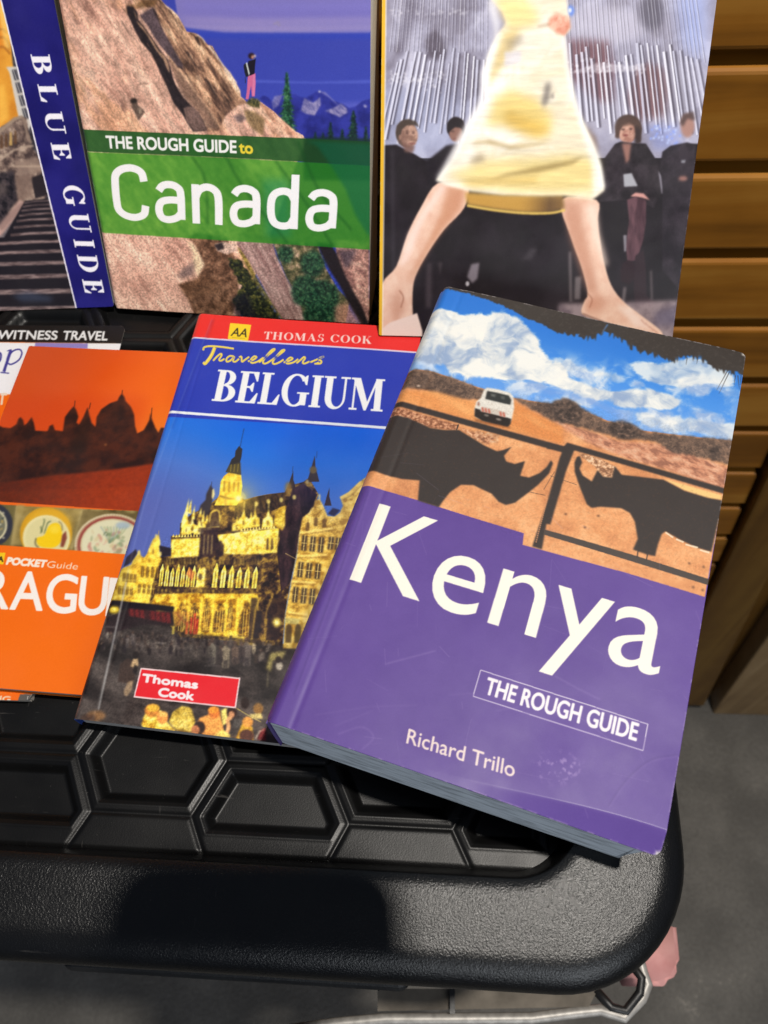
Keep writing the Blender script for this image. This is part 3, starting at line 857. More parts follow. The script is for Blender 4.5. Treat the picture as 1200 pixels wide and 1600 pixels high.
# sky with clouds
hor = [(270, 515), (400, 528), (520, 568), (640, 612), (870, 680)] + toR([(0, 535), (150, 560), (300, 622), (480, 672), (700, 700), (960, 728)])
sky = hor + toR([(1100, 250), (300, 80)]) + [(440, 0)]
yy = A.Y
blue = A.pal(sstep(2, 62, A.Y - .0 * A.X), [(0, (38, 118, 214)), (.45, (72, 146, 232)), (1, (112, 166, 238))])
A.poly(sky, blue)
cl = [[(360, 260), (420, 188), (480, 192), (540, 214), (600, 240), (690, 228), (745, 272), (762, 206), (830, 214), (900, 250), (950, 310), (985, 380), (1000, 430), (1080, 470), (1138, 500)] + toR([(120, 395), (240, 440), (370, 472), (430, 442), (560, 462), (670, 500), (690, 540), (640, 570), (500, 560), (350, 560), (200, 520), (60, 470)]) + [(1000, 585), (800, 570), (600, 530), (430, 505), (300, 470)],
      toR([(0, 285), (120, 310), (250, 345), (400, 385), (430, 420), (300, 425), (100, 370), (0, 345)]),
      toR([(405, 320), (450, 300), (520, 310), (600, 350), (640, 320), (700, 290), (770, 300), (850, 340), (960, 400), (960, 450), (870, 410), (760, 440), (660, 450), (560, 430), (450, 370)]),
      toR([(430, 560), (600, 590), (760, 590), (860, 620), (960, 640), (960, 725), (800, 700), (640, 690), (520, 670), (440, 620)])]
veil = A.mask([(340, 300), (700, 300), (1000, 430)] + toR([(300, 330), (600, 330), (960, 420), (960, 720), (600, 690), (300, 620), (0, 530)]) + [(640, 600), (300, 510)], 40)
fn = A.warp(12, 6, 11, 5); f2 = A.warp(9, 6, 17, 6)
sm0 = A.mask(sky, 2)
A.all(sm0 * veil * sstep(.40, .66, A.warp(10, 6, 83, 5)) * .85, A.pal(sstep(.3, .65, A.warp(5, 5, 87, 3)), [(0, (160, 184, 222)), (1, (240, 242, 242))]))
for i, c in enumerate(cl):
    m = A.mask(c, 34)
    al = sstep(.36, .66, m * 1.05 + (fn - .5) * 1.5) * (.96, .6, .8, .75)[i]
    cc = A.pal(sstep(.30, .62, f2 * .75 + fn * .25), [(0, (150, 172, 205)), (.45, (205, 214, 222)), (1, (247, 246, 238))])
    full = (slice(0, A.H), slice(0, A.W)); sm = A.mask(sky, 2)
    A.comp((al * sm, full), cc)
low = A.mask([(300, 470), (600, 520), (900, 590)] + toR([(100, 470), (400, 580), (400, 680), (0, 540)]) + [(870, 690), (520, 575), (280, 520)], 14)
A.comp((low * .55 * sstep(.4, .6, A.noise(9, 4, 23, .3, 3)), (slice(0, A.H), slice(0, A.W))), (120, 160, 225))
# scrub and dry grass
scrub = A.pal(A.warp(.9, 4, 31, 1.2) * .6 + A.noise(8, 3, 33) * .4, [(.3, (66, 54, 50)), (.5, (100, 82, 72)), (.7, (140, 112, 94))])
A.poly([(262, 516), (400, 526), (520, 566), (640, 612), (710, 640), (690, 690), (560, 690), (380, 640), (230, 610)], scrub, .95, 5, 7)
grass = A.pal(A.noise(1.6, 4, 35, .3, 2), [(.3, (150, 100, 82)), (.5, (205, 142, 112)), (.75, (226, 178, 148))])
A.poly([(868, 690)] + toR([(0, 610), (120, 650), (250, 690), (360, 730), (560, 740), (760, 800), (940, 870), (900, 985), (640, 890), (400, 820), (200, 740)]), grass, .9, 10)
A.poly([(860, 680)] + toR([(0, 530), (60, 502), (110, 512), (180, 562), (290, 622), (370, 632), (440, 642), (490, 680), (560, 684), (760, 706), (950, 722), (930, 850), (780, 810), (640, 790), (560, 735), (450, 718), (350, 715), (280, 690), (120, 645), (0, 622)]), scrub, .95, 5, 7)
for cx, cy, rx, ry in ((85, 575, 85, 60), (385, 670, 80, 48), (860, 790, 30, 40)):
    A.poly(toR(ellipse(cx, cy, rx, ry, .25)), A.pal(A.noise(1.3, 4, 37), [(.3, (48, 40, 38)), (.6, (90, 74, 66)), (.8, (135, 108, 92))]), .9, 8, 9)
A.poly([(215, 640), (420, 640), (640, 700), (660, 760), (860, 700), (1138, 840), (1138, 940), (205, 690)], A.pal(A.noise(8, 4, 41, .28, 3), [(.3, (222, 140, 76)), (.7, (243, 174, 106))]), .9, 9)
A.ell(335, 612, 10, 5, (240, 215, 195), .8, 2)
# white van driving off
A.poly([(640, 790), (850, 838), (845, 850), (650, 812)], (120, 70, 40), .6, 5)
A.poly([(698, 634), (716, 622), (780, 632), (842, 650), (862, 672), (866, 735), (852, 800), (836, 828), (700, 806), (652, 785), (645, 740), (656, 700), (680, 680)], (226, 222, 212), 1, 1.5)
A.poly([(716, 640), (780, 652), (836, 666), (850, 690), (845, 718), (705, 685)], (46, 50, 50), 1, 1.5)
A.poly([(735, 655), (765, 660), (760, 676), (738, 670)], (120, 124, 120), .6, 2)
A.poly([(790, 668), (815, 672), (812, 690), (795, 685)], (105, 108, 104), .6, 2)
A.poly([(648, 735), (680, 745), (850, 795), (846, 824), (830, 840), (690, 806), (645, 780)], (40, 34, 32), 1, 1.5)
A.poly([(690, 725), (824, 758), (818, 786), (678, 752)], (205, 196, 184), 1, 1)
for x in (684, 702, 720, 784, 802): A.poly([(x, 730 + (x - 684) * .24), (x + 9, 731 + (x - 684) * .24), (x + 15, 757 + (x - 684) * .24), (x + 4, 754 + (x - 684) * .24)], (190, 78, 58), .9, 1)
A.ell(712, 775, 14, 6, (150, 140, 130), .8, 2, .25); A.ell(780, 798, 16, 6, (160, 150, 140), .8, 2, .25)
A.ell(668, 712, 6, 12, (120, 60, 45), .7, 2)
# stones by the fence
for i in range(140):
    x = A.rng.uniform(650, 780); y = 880 + (x - 650) * .22 + A.rng.uniform(-22, 26)
    A.ell(x, y, A.rng.uniform(3, 8), A.rng.uniform(2, 5), A.rng.choice([(236, 212, 178), (150, 98, 66), (205, 150, 110)]), .8, 1)
A.poly([(190, 720), (560, 830), (550, 858), (400, 846), (170, 772)], A.pal(A.noise(.9, 3, 43), [(.3, (120, 74, 52)), (.6, (198, 138, 104)), (.8, (232, 186, 150))]), .9, 3)
A.poly([(555, 840), (760, 900), (720, 940), (640, 905)], A.pal(A.noise(.9, 3, 44), [(.3, (130, 82, 58)), (.6, (205, 145, 108)), (.8, (236, 195, 160))]), .85, 5)
A.poly(toR([(150, 790), (260, 820), (345, 865), (330, 920), (280, 915), (230, 860), (160, 810)]), A.pal(A.noise(.9, 3, 47), [(.3, (130, 90, 66)), (.55, (220, 170, 130)), (.75, (246, 226, 196))]), .9, 3)
DK = (54, 47, 45)
A.detail([(200, 500)] + toR([(950, 700), (900, 1500), (0, 1300)]) + [(20, 1130)], .07, .5)
A.poly(toR([(590, 925), (893, 1010), (893, 1034), (820, 1024), (700, 985)]), (240, 202, 130), 1, 1)
# gate
A.poly([(190, 683), (1160, 953), (1160, 990), (180, 712)], DK, 1, 1)
A.stroke([(556, 825), (546, 856)], 7, DK)
A.poly(toR([(0, 741), (70, 758), (88, 736), (128, 748), (910, 974), (905, 1003), (128, 778), (-20, 768)]), DK, 1, 1)
A.poly(toR([(74, 755), (128, 768), (84, 880), (0, 1165), (-20, 1160)]) + [(1020, 1522), (966, 1506), (1052, 1250), (1120, 1010)], DK, 1, 1)
A.poly([(1036, 1412)] + toR([(0, 1198), (420, 1320), (830, 1448), (826, 1480), (0, 1228)]) + [(1030, 1440)], (74, 66, 62), 1, 1)
for k in range(22):
    t = k / 21.0; A.ell(1050 - 62 * t, 1240 + 240 * t, 3.6, 5, (214, 150, 104), .9, 1)
A.stroke([(1030, 1190), (1090, 1090)], 3, DK, .7); A.stroke([(940, 1200), (1040, 1222)], 3, DK, .7)
A.stroke(toR([(0, 910), (140, 958)]), 3, DK, .7)
# rhinos cut from sheet metal
A.poly([(168, 765), (280, 790), (400, 845), (480, 856), (560, 856), (640, 905), (700, 942), (770, 975), (812, 966), (852, 950), (810, 1000), (822, 1032), (870, 1046), (926, 1030), (900, 1112), (950, 1122), (1010, 1096), (1048, 1062), (1070, 1025), (1082, 1042), (1060, 1100), (1000, 1162), (950, 1202), (870, 1262), (820, 1274), (780, 1256), (740, 1210), (690, 1187), (640, 1162), (570, 1160), (510, 1200), (470, 1250), (447, 1284), (330, 1247), (340, 1135), (240, 1127), (150, 1105), (20, 1058)], DK, 1, 1)
A.poly(toR([(138, 812), (154, 806), (166, 840), (152, 872), (168, 908), (216, 940), (246, 880), (276, 915), (322, 920), (336, 860), (372, 905), (440, 912), (590, 930), (700, 988), (820, 1024), (900, 1038), (840, 1306), (760, 1282), (680, 1245), (600, 1200), (580, 1215), (560, 1270), (546, 1330), (500, 1320), (430, 1296), (455, 1240), (440, 1150), (415, 1105), (370, 1080), (260, 1072), (215, 1078), (190, 1060), (150, 960), (127, 890), (126, 840)]), DK, 1, 1)
for p in ([(457, 1298), (452, 1338)], [(506, 1318), (500, 1352)]): A.stroke(toR(p), 6, DK)
A.stroke([(482, 910), (505, 1000), (500, 1120), (478, 1220)], 3, (50, 43, 40), .8)
for x0, y0, x1, y1 in ((600, 1205, 640, 1232), (655, 1240, 695, 1256), (705, 1268, 770, 1284), (780, 1296, 830, 1310)): A.stroke(toR([(x0, y0), (x1, y1)]), 9, (244, 226, 196), .9, 1)
for x, y in ((725, 1366), (800, 1384), (745, 1490), (795, 1505), (180, 1180), (250, 1120), (80, 1110)): A.ell(*toR([(x, y)])[0], 7, 7, (90, 60, 44), .8, 2)
sp_ = A.noise(.7, 2, 59)
A.comp((A.mask(pic, 1) * sstep(.68, .82, sp_) * .14 * sstep(40, 60, A.Y), (slice(0, A.H), slice(0, A.W))), (120, 74, 50))
# thatch hanging over the picture
th = [(400, 60), (460, 66)]
edge = [(480, 72), (600, 100), (680, 122), (760, 152), (850, 190), (930, 235), (1000, 262), (1060, 292), (1120, 320)] + toR([(30, 160), (120, 178), (230, 190), (285, 160), (340, 182), (450, 242), (520, 266), (600, 288), (650, 300), (720, 290), (790, 290), (860, 350), (930, 362), (1000, 385)])
rg = random.Random(5); P_ = []
E_ = np.array(edge, float)
for i in range(len(E_) - 1):
    n = int(np.hypot(*(E_[i + 1] - E_[i])) / 9) + 1
    for j in range(n):
        q = E_[i] + (E_[i + 1] - E_[i]) * (j + rg.random() * .6) / n
        far = i > 8
        P_.append((q[0] - (4 if far else 0) + rg.uniform(-4, 4), q[1] + (rg.choice([-8, -3, 2, 7, 16, -14, 24]) if far else rg.choice([-4, -1, 2, 5]))))
A.poly(th + P_ + toR([(1060, 395), (1060, 200), (300, 60)]) + [(500, -30)], (58, 53, 50), 1, 1)
for p in ([(935, 365), (880, 480)], [(925, 360), (868, 462)], [(966, 385), (958, 436)], [(978, 385), (986, 458)], [(995, 385), (990, 440)], [(715, 290), (708, 330)], [(770, 285), (765, 325)], [(745, 285), (752, 300)]):
    A.stroke(toR(p), 5, (66, 60, 58), .95, .6, True)
for p in ([(300, 118), (262, 176)], [(150, 168), (140, 186)]): A.stroke(toR(p), 6, (90, 150, 225), .9, 1, True)
A.comp((A.mask(th + edge + toR([(1060, 395), (1060, 200), (300, 60)]) + [(500, -30)], 2) * sstep(.55, .75, A.noise(1.0, 3, 61)) * .12, (slice(0, A.H), slice(0, A.W))), (120, 112, 105))
# lettering
CREAM = (250, 247, 234)
A.view(380, 740, 1.62162)
A.text('Kenya', (269, 266), (1052, 514), (345, 73), CREAM, .0)
A.text('THE ROUGH GUIDE', (611, 556), (996, 676), (622, 516), (244, 240, 244), .2)
fr_ = [(602, 497), (1026, 634), (1014, 701), (583, 563)]
for i in range(4): A.stroke([fr_[i], fr_[(i + 1) % 4]], 2.0, (228, 220, 236), .95)
A.text('Richard Trillo', (413, 682), (686, 768), (420, 646), (236, 218, 212), .06)
# wear: hinge, scratches, scuffs
A.stroke([(318, 40), (225, 300), (128, 560)], 3.0, (74, 52, 124), .55, 1)
A.stroke([(324, 40), (231, 300), (134, 560)], 2.0, (126, 100, 178), .4, 1)
for p, a in (([(360, 482), (420, 466), (488, 448)], .4), ([(790, 512), (850, 545), (905, 572)], .35), ([(180, 612), (320, 590), (440, 586)], .14), ([(640, 600), (700, 590)], .2), ([(230, 640), (330, 600)], .15), ([(520, 560), (585, 556)], .15)):
    A.stroke(p, 1.6, (196, 182, 220), a, .6)
A.stroke(spline([(926, 842), (960, 790), (1000, 748), (1040, 722), (1100, 712)]), 2.0, (66, 42, 116), .6, .7)
A.stroke(spline([(929, 845), (963, 793), (1003, 751), (1043, 726), (1100, 716)]), 1.6, (160, 136, 204), .35, .7)
A.stroke(spline([(240, 660), (300, 642), (330, 668), (300, 700)]), 1.6, (170, 150, 205), .4, .7)
A.comp((A.mask(ellipse(800, 745, 60, 34), 12) * sstep(.55, .72, A.noise(1.3, 4, 71)) * .5, (slice(0, A.H), slice(0, A.W))), (190, 168, 214))
scr = np.zeros((A.H, A.W), np.float32)
for i in range(70):
    x, y = A.rng.uniform(0, A.W), A.rng.uniform(A.H * .45, A.H); an = A.rng.uniform(-.6, .6) + A.rng.choice([0, 1.3]); L = A.rng.uniform(8, 70)
    mb = A._cover([np.array([(x, y), (x + L * math.cos(an), y + L * math.sin(an)), (x + L * math.cos(an) - .6, y + L * math.sin(an) + .8), (x - .6, y + .8)])])
    A.comp(mb, (176, 158, 206), A.rng.uniform(.08, .28))
# worn white corners and edge
wear_edges(A, .75, 3, (226, 220, 226), .8)
A.comp((sstep(2.6, 0, np.hypot(A.X - 128, A.Y)) * .95, (slice(0, A.H), slice(0, A.W))), (236, 232, 226))
A.comp((sstep(2.4, 0, np.hypot(A.X - 128, A.Y - 198)) * sstep(.3, .5, A.noise(1, 3, 9)), (slice(0, A.H), slice(0, A.W))), (236, 232, 226))
grain(A, 2.5, 1)
def d_kenya(X, Y):
    z = .35 * np.sin(X * .045 + .6) * np.cos(Y * .03 + .4) - .35
    z = z - 3.4 * np.clip((4.2 - X) / 4.2, 0, 1) ** 2.2                                # rounded spine
    k = sstep(45, 125, X)                                                                 # bottom strip bent down towards the corner
    e = 2.0 + 5.5 * k - Y
    z = z - k * .55 * np.where(e > 0, np.sqrt(np.maximum(e, 0) ** 2 + .25) - .5, 0)
    z = z + .18 * np.exp(-((X - 9.5) / 1.0) ** 2) * -1
    dd = (X - 128) * .7 + (Y - 198) * .7
    z = z - .9 * np.exp(dd / 3.5)
    return z
M_PRINT = print_mat('laminated_print', .36, .25)
M_MATT = print_mat('matt_print', .5, .08, .35)
B.cover(A, M_MATT, gridx(128, .2), gridx(198, .2), d_kenya, .5, 2.2)
M_PAGE_GREY = paper_mat('grey_pages', (.70, .77, .83), 2, .45, 300)
M_PURPLE = plain_mat('purple_card', (.11, .06, .28), .4, .4, 40, .15)
B.block_under(M_PAGE_GREY, d_kenya, .5, 2.6, 2.5, 1.1)
B.back(M_PURPLE, 12.0, .5, 2.6); B.spine(M_PURPLE, 4.2, .3)
# =============================== the blue, red and gold town hall book
B = Book('guidebook', 'slim guidebook reading Belgium under a red band, floodlit town hall photo on its cover', 'book',
         (0, 0, 0), rad(-11.55), None, 109.5, 199.6, 9)
tl = np.array([-.0820, .2850, -.0362]); B.o = tl - B.v * .1996; B.root.matrix_world = frame(B.o - B.n * B.t * MM, B.u, B.v, B.n)
A = Art(109.5, 199.6, 5.2, B.quad(), (52, 46, 46))
V4 = (110, 470, 2.10526); V5 = (160, 650, 4.571); V6 = (380, 650, 4.573); V7 = (120, 960, 3.3333); V9b = (300, 490, 3.1579)
A.view(*V4)
A.poly([(280, 350), (1060, 420), (700, 1260), (60, 1100)], A.pal(sstep(50, 110, A.Y) * .75 + .25 * sstep(60, 0, A.X), [(0, (10, 98, 232)), (.35, (34, 116, 230)), (.7, (78, 122, 212)), (1, (92, 106, 184))]))
A.poly([(300, 0), (1250, 60), (1150, 430), (300, 380)], (44, 64, 186))
A.all(A.mask([(300, 0), (1250, 60), (1150, 430), (300, 380)], 0) * (A.noise(30, 3, 2) - .2) * .25, (34, 48, 160))
A.poly([(380, 20), (1250, 60), (1250, 175), (1130, 169), (760, 143), (393, 119), (360, 116)], (240, 46, 44))
A.stroke([(360, 117), (393, 120), (760, 144), (1130, 170), (1250, 178)], 4.5, (226, 214, 236))
A.stroke([(280, 358), (330, 365), (700, 393), (1025, 417), (1100, 422)], 8.5, (244, 248, 252))
A.view(*V9b)
A.poly([(188, 45), (292, 54), (276, 134), (176, 124)], (252, 214, 42))
A.text('AA', (190, 108), (268, 115), (205, 68), (56, 50, 30), .12)
A.stroke([(196, 116), (262, 122)], 2.5, (120, 100, 40), .5)
A.serif('THOMAS COOK', (352, 124), (886, 151), (358, 87), (250, 218, 212), .06, .1)
A.serif('BELGIUM', (97, 429), (945, 484), (130, 276), (248, 250, 252), .12, .02)
# brush script
YL = (246, 216, 70)
def script(L, wd=9):
    for p in L:
        C = spline(p, 7); A.stroke(C, wd, YL); A.stroke(C - (1.5, 2), wd * .35, (252, 236, 150), .6)
script([[(54, 180), (62, 164), (100, 160), (150, 164), (206, 172)]], 9)
script([[(112, 166), (98, 200), (80, 228), (64, 246), (58, 238)]], 16)
script([[(104, 232), (122, 212), (140, 198), (146, 204), (134, 226), (142, 232), (160, 222)], [(206, 210), (186, 208), (170, 222), (172, 236), (190, 230), (208, 212), (202, 232), (214, 236), (232, 222)],
        [(232, 214), (244, 212), (246, 236), (262, 226), (282, 212)], [(276, 234), (300, 228), (318, 214), (306, 210), (290, 226), (294, 242), (322, 236), (352, 216)],
        [(330, 240), (352, 222), (398, 186), (408, 174), (394, 178), (368, 206), (350, 236), (358, 246), (380, 238)], [(372, 242), (396, 226), (446, 190), (456, 178), (442, 182), (416, 210), (398, 238), (406, 248), (430, 240), (452, 226)],
        [(452, 240), (476, 234), (496, 222), (484, 216), (466, 232), (470, 246), (500, 240), (524, 224)], [(516, 244), (538, 226), (552, 214), (558, 220), (546, 240), (556, 246), (580, 236)],
        [(584, 240), (618, 226), (650, 213), (634, 217), (624, 226), (638, 234), (634, 246), (604, 247)], [(612, 248), (626, 240)]], 8.5)
# --- town hall photograph
A.view(*V4)
sq = A.pal(A.noise(7, 5, 5, .2, 2), [(.3, (34, 28, 28)), (.5, (62, 54, 52)), (.72, (92, 82, 78))])
A.poly([(120, 985), (330, 1005), (430, 1090), (720, 1130), (1000, 1000), (900, 1500), (0, 1500), (0, 985)], sq)
DARK = A.pal(A.noise(2.2, 4, 7), [(.3, (44, 32, 28)), (.5, (84, 64, 42)), (.7, (150, 122, 56))])
GOLD = A.pal(A.noise(2.0, 5, 9) * .7 + .3 * A.noise(9, 3, 8), [(.25, (170, 130, 40)), (.45, (222, 190, 68)), (.65, (244, 222, 104))])
BRIGHT = A.pal(A.noise(1.6, 4, 12), [(.25, (206, 176, 64)), (.5, (244, 224, 104)), (.7, (254, 246, 170))])
def arches(x0, y0, x1, y1, n, wfrac, hgt, col, a=1.0, tip=.25, jit=0):
    """row of n pointed shapes standing on the line (x0,y0)-(x1,y1)"""
    for i in range(n):
        t = (i + .5) / n; cx, cy = x0 + (x1 - x0) * t, y0 + (y1 - y0) * t
        w_ = abs(x1 - x0) / n * wfrac / 2; h_ = hgt * (1 + A.rng.uniform(-jit, jit)); sl = -.02 * h_
        sx = h_ * .12
        A.poly([(cx - w_, cy), (cx - w_ + sx * .7, cy - h_ * (1 - tip)), (cx + sx, cy - h_), (cx + w_ + sx * .7, cy - h_ * (1 - tip)), (cx + w_, cy)], col, a, .6)
A.view(*V5)
# dark mass of the hall first
A.poly([(330, 1340), (375, 1010), (490, 1000), (490, 860), (552, 850), (556, 770), (640, 700), (760, 640), (850, 560), (1000, 590), (1050, 612), (1110, 590), (1110, 1620), (560, 1580)], DARK)
A.view(*V6)
A.poly([(-60, 620), (90, 576), (180, 558), (296, 545), (322, 500), (430, 470), (470, 440), (540, 560), (512, 640), (470, 690), (430, 720), (402, 830), (380, 990), (340, 1180), (300, 1400), (280, 1640), (-60, 1640)], DARK)
A.poly([(296, 700), (330, 590), (350, 520), (430, 480), (530, 560), (470, 690), (402, 830), (380, 990), (340, 1180), (270, 1260), (246, 1000), (268, 810)], A.pal(A.noise(3, 4, 14, 1.4, 3), [(.3, (34, 24, 28)), (.7, (70, 52, 52))]))
# roof
A.poly([(-60, 640), (90, 578), (180, 560), (296, 547), (300, 640), (200, 680), (-60, 740)], A.pal(A.noise(1.2, 3, 15, 1.2, 3), [(.3, (44, 36, 34)), (.7, (86, 68, 46))]))
for x, y, w_, h_ in ((346, 520, 30, 130), (500, 470, 44, 190), (605, 640, 26, 130)):
    A.poly([(x - w_, y), (x - w_ * .55, y - h_ * .35), (x - w_ * .3, y - h_ * .55), (x + 12, y - h_), (x + w_ * .4, y - h_ * .5), (x + w_ * .7, y - h_ * .3), (x + w_, y)], (62, 50, 44), 1, 1)
A.ell(500, 385, 26, 26, (120, 98, 50), .9, 3); A.ell(322, 520, 24, 50, (150, 120, 56), .8, 6); A.ell(458, 468, 10, 14, (190, 170, 120), .8, 2)
A.stroke([(524, 300), (528, 250)], 3, (40, 50, 70)); A.stroke([(352, 400), (356, 360)], 3, (40, 50, 70))
# tower
A.view(*V5)
A.stroke([(984, 220), (998, 150), (1012, 88)], 5, (40, 60, 110), .9)
A.poly([(845, 470), (868, 430), (905, 400), (990, 415), (1000, 500), (985, 600), (960, 640), (800, 640), (836, 560)], GOLD, 1, 1)
for x in (870, 905, 940, 970): A.poly([(x - 9, 540), (x - 4, 470), (x + 4, 455), (x + 9, 475), (x + 5, 545)], (128, 98, 40), .75, 2)
A.stroke([(838, 572), (900, 590), (985, 596)], 14, (110, 84, 40), .8, 2); A.stroke([(850, 452), (920, 470), (995, 468)], 8, (236, 216, 110), .7, 2)
A.poly([(905, 352), (922, 310), (946, 290), (950, 250), (976, 214), (1000, 236), (994, 290), (985, 330), (990, 422), (940, 410), (880, 400)], (52, 50, 52), 1, 1)
A.poly([(885, 402), (905, 352), (986, 332), (990, 424)], (88, 80, 52), .85, 4)
for x in (915, 940, 965): A.stroke([(x, 400), (x + 6, 345)], 5, (150, 136, 62), .7, 1)
# left dark turrets against the sky
A.poly([(684, 700), (700, 640), (738, 600), (742, 560), (774, 492), (790, 520), (796, 560), (770, 680), (740, 720)], (58, 52, 60), 1, 2)
A.stroke([(776, 510), (782, 470)], 4, (60, 58, 74))
A.poly([(782, 580), (786, 530), (797, 516), (804, 560), (790, 600)], (226, 216, 170), .9, 2)
# gilded pinnacles
for x, y, h_, w_ in ((590, 830, 245, 22), (625, 700, 110, 12), (650, 740, 110, 10), (575, 800, 110, 14), (700, 720, 70, 9), (718, 760, 90, 10)):
    A.poly([(x - w_, y), (x - w_ * .6, y - h_ * .4), (x + h_ * .12, y - h_), (x + w_ * .9, y - h_ * .4), (x + w_, y)], BRIGHT, .95, 1.5)
for x, y in ((600, 790), (640, 780), (690, 790), (745, 760), (800, 740), (1000, 750), (1060, 740), (960, 770)):
    A.poly([(x - 38, y + 60), (x - 30, y), (x - 8, y - 8), (x + 4, y - 62), (x + 14, y - 6), (x + 34, y + 4), (x + 36, y + 56)], BRIGHT, .9, 3)
    A.ell(x + 2, y + 26, 9, 18, (90, 66, 30), .7, 3)
A.poly([(770, 700), (830, 670), (840, 790), (740, 800)], (74, 56, 48), .85, 6)
A.stroke(spline([(764, 760), (780, 690), (830, 680), (842, 760)]), 10, (214, 190, 92), .9, 2)
A.stroke([(880, 560), (880, 800)], 20, (150, 120, 60), .5, 4)
# upper wall, blind arcade
A.poly([(492, 1016), (494, 880), (560, 872), (712, 868), (700, 940), (690, 1002)], BRIGHT, 1, 2)
A.poly([(820, 850), (950, 838), (1110, 810), (1110, 985), (960, 990), (866, 985)], BRIGHT, 1, 2)
for k in range(10): A.poly([(500 + k * 21, 866 + (k % 2) * 3), (508 + k * 21, 842), (516 + k * 21, 866)], (236, 220, 130), .9, 1)
for k in range(8): A.stroke([(512 + k * 25, 1008), (520 + k * 25, 885)], 4, (150, 118, 44), .55, 2)
for k in range(9): A.stroke([(860 + k * 28, 985), (866 + k * 28, 850)], 4, (150, 118, 44), .5, 2)
A.stroke([(492, 880), (712, 866)], 9, (96, 72, 36), .8, 2); A.stroke([(820, 842), (1100, 806)], 12, (80, 60, 40), .8, 2)
A.poly([(700, 800), (830, 795), (800, 1010), (690, 1010)], (56, 40, 44), .8, 5)
for x in (722, 750, 778): A.stroke([(x, 990), (x + 8, 850)], 8, (206, 190, 120), .6, 2)
A.poly([(806, 960), (815, 910), (850, 890), (870, 930), (866, 1000), (806, 1010)], (52, 38, 40), .85, 3)
A.stroke([(880, 975), (945, 870), (985, 980)], 6, (120, 100, 50), .7, 2)
A.view(*V6)
A.poly([(-60, 838), (120, 818), (256, 800), (240, 975), (120, 985), (-60, 960)], BRIGHT, 1, 2)
A.poly([(140, 960), (180, 850), (240, 830), (236, 970)], GOLD, .7, 5)
for k in range(12): A.poly([(-20 + k * 21, 826 - k * 2), (-10 + k * 21, 800 - k * 2), (0 + k * 21, 826 - k * 2)], (236, 220, 140), .8, 1)
for x in (20, 60, 100, 150, 195, 230): A.stroke([(x, 970), (x + 8, 850)], 5, (120, 92, 40), .6, 2)
for x in (205, 172): A.poly([(x - 10, 960), (x - 4, 880), (x + 8, 870), (x + 12, 950)], (70, 52, 40), .8, 3)
for x in (0, 80, 175):
    A.poly([(x - 46, 800), (x - 30, 735), (x - 6, 720), (x + 6, 655), (x + 16, 716), (x + 36, 730), (x + 40, 790)], BRIGHT, .95, 2)
    A.ell(x + 2, 765, 9, 18, (110, 84, 44), .7, 3)
    A.stroke([(x + 6, 660), (x + 10, 610)], 8, (206, 190, 110), .9, 2)
for x, y in ((95, 630), (180, 610), (365, 580), (272, 600)): A.ell(x, y, 13, 17, (206, 192, 120), .85, 4)
A.poly([(215, 780), (230, 690), (262, 650), (300, 640), (300, 780), (280, 820)], GOLD, .8, 5)
# pinnacled balcony rows and the big window arcade
A.view(*V5)
for k in range(34):
    x = 420 + k * 21; A.poly([(x - 7, 1062), (x, 992 + A.rng.uniform(-8, 14)), (x + 8, 1062)], A.rng.choice([(112, 92, 44), (58, 42, 36), (160, 138, 66)]), .8, 1.5)
arches(395, 1215, 700, 1225, 8, .66, 150, BRIGHT, .95, .3, .1)
arches(770, 1226, 1110, 1232, 6, .62, 165, BRIGHT, .95, .3, .08)
arches(395, 1215, 700, 1225, 8, .2, 120, (96, 84, 40), .7); arches(770, 1226, 1110, 1232, 6, .2, 130, (120, 110, 50), .6)
A.poly(spline([(668, 1225), (690, 1120), (715, 1085), (738, 1100), (726, 1225)], 4), BRIGHT, .9, 2); A.ell(700, 1150, 14, 26, (70, 52, 44), .8, 3)
A.poly([(600, 1130), (625, 1080), (660, 1130), (640, 1180)], (206, 120, 70), .7, 5)
for k in range(26):
    x = 372 + k * 28; A.ell(x, 1246 + k * .5, 8, 13, A.rng.choice([(120, 98, 44), (176, 150, 70), (70, 52, 40)]), .85, 2)
A.poly([(375, 1275), (560, 1268), (1110, 1270), (1110, 1600), (680, 1560), (540, 1470), (500, 1380), (350, 1350)], A.pal(A.noise(2.2, 4, 19), [(.3, (158, 112, 24)), (.55, (220, 186, 56)), (.75, (240, 216, 96))]), .95, 3)
for cx, w_, y0, y1 in ((560, 44, 1540, 1330), (645, 40, 1540, 1330), (735, 30, 1540, 1300), (830, 46, 1545, 1330), (905, 20, 1520, 1310), (1020, 50, 1575, 1320)):
    P_ = spline([(cx - w_, y0), (cx - w_ + 10, (y0 + y1) / 2), (cx + 14, y1), (cx + w_ + 12, (y0 + y1) / 2), (cx + w_ - 6, y0 + 6)], 5)
    A.poly(P_, A.pal(A.noise(1.4, 4, 21), [(.35, (72, 50, 26)), (.6, (150, 112, 40)), (.8, (214, 176, 70))]), .8, 2)
    for q in (-.4, 0, .4): A.stroke([(cx + w_ * q, y0 - 4), (cx + w_ * q + 14, y1 + 60)], 4, (226, 200, 96), .7, 1)
for x in (505, 600, 690, 775, 870, 950, 1085): A.stroke([(x, 1560), (x + 12, 1440), (x + 22, 1290)], 15, (240, 214, 84), .85, 3)
A.poly([(1062, 1300), (1110, 1300), (1110, 1620), (1040, 1600)], (60, 48, 42), .8, 4)
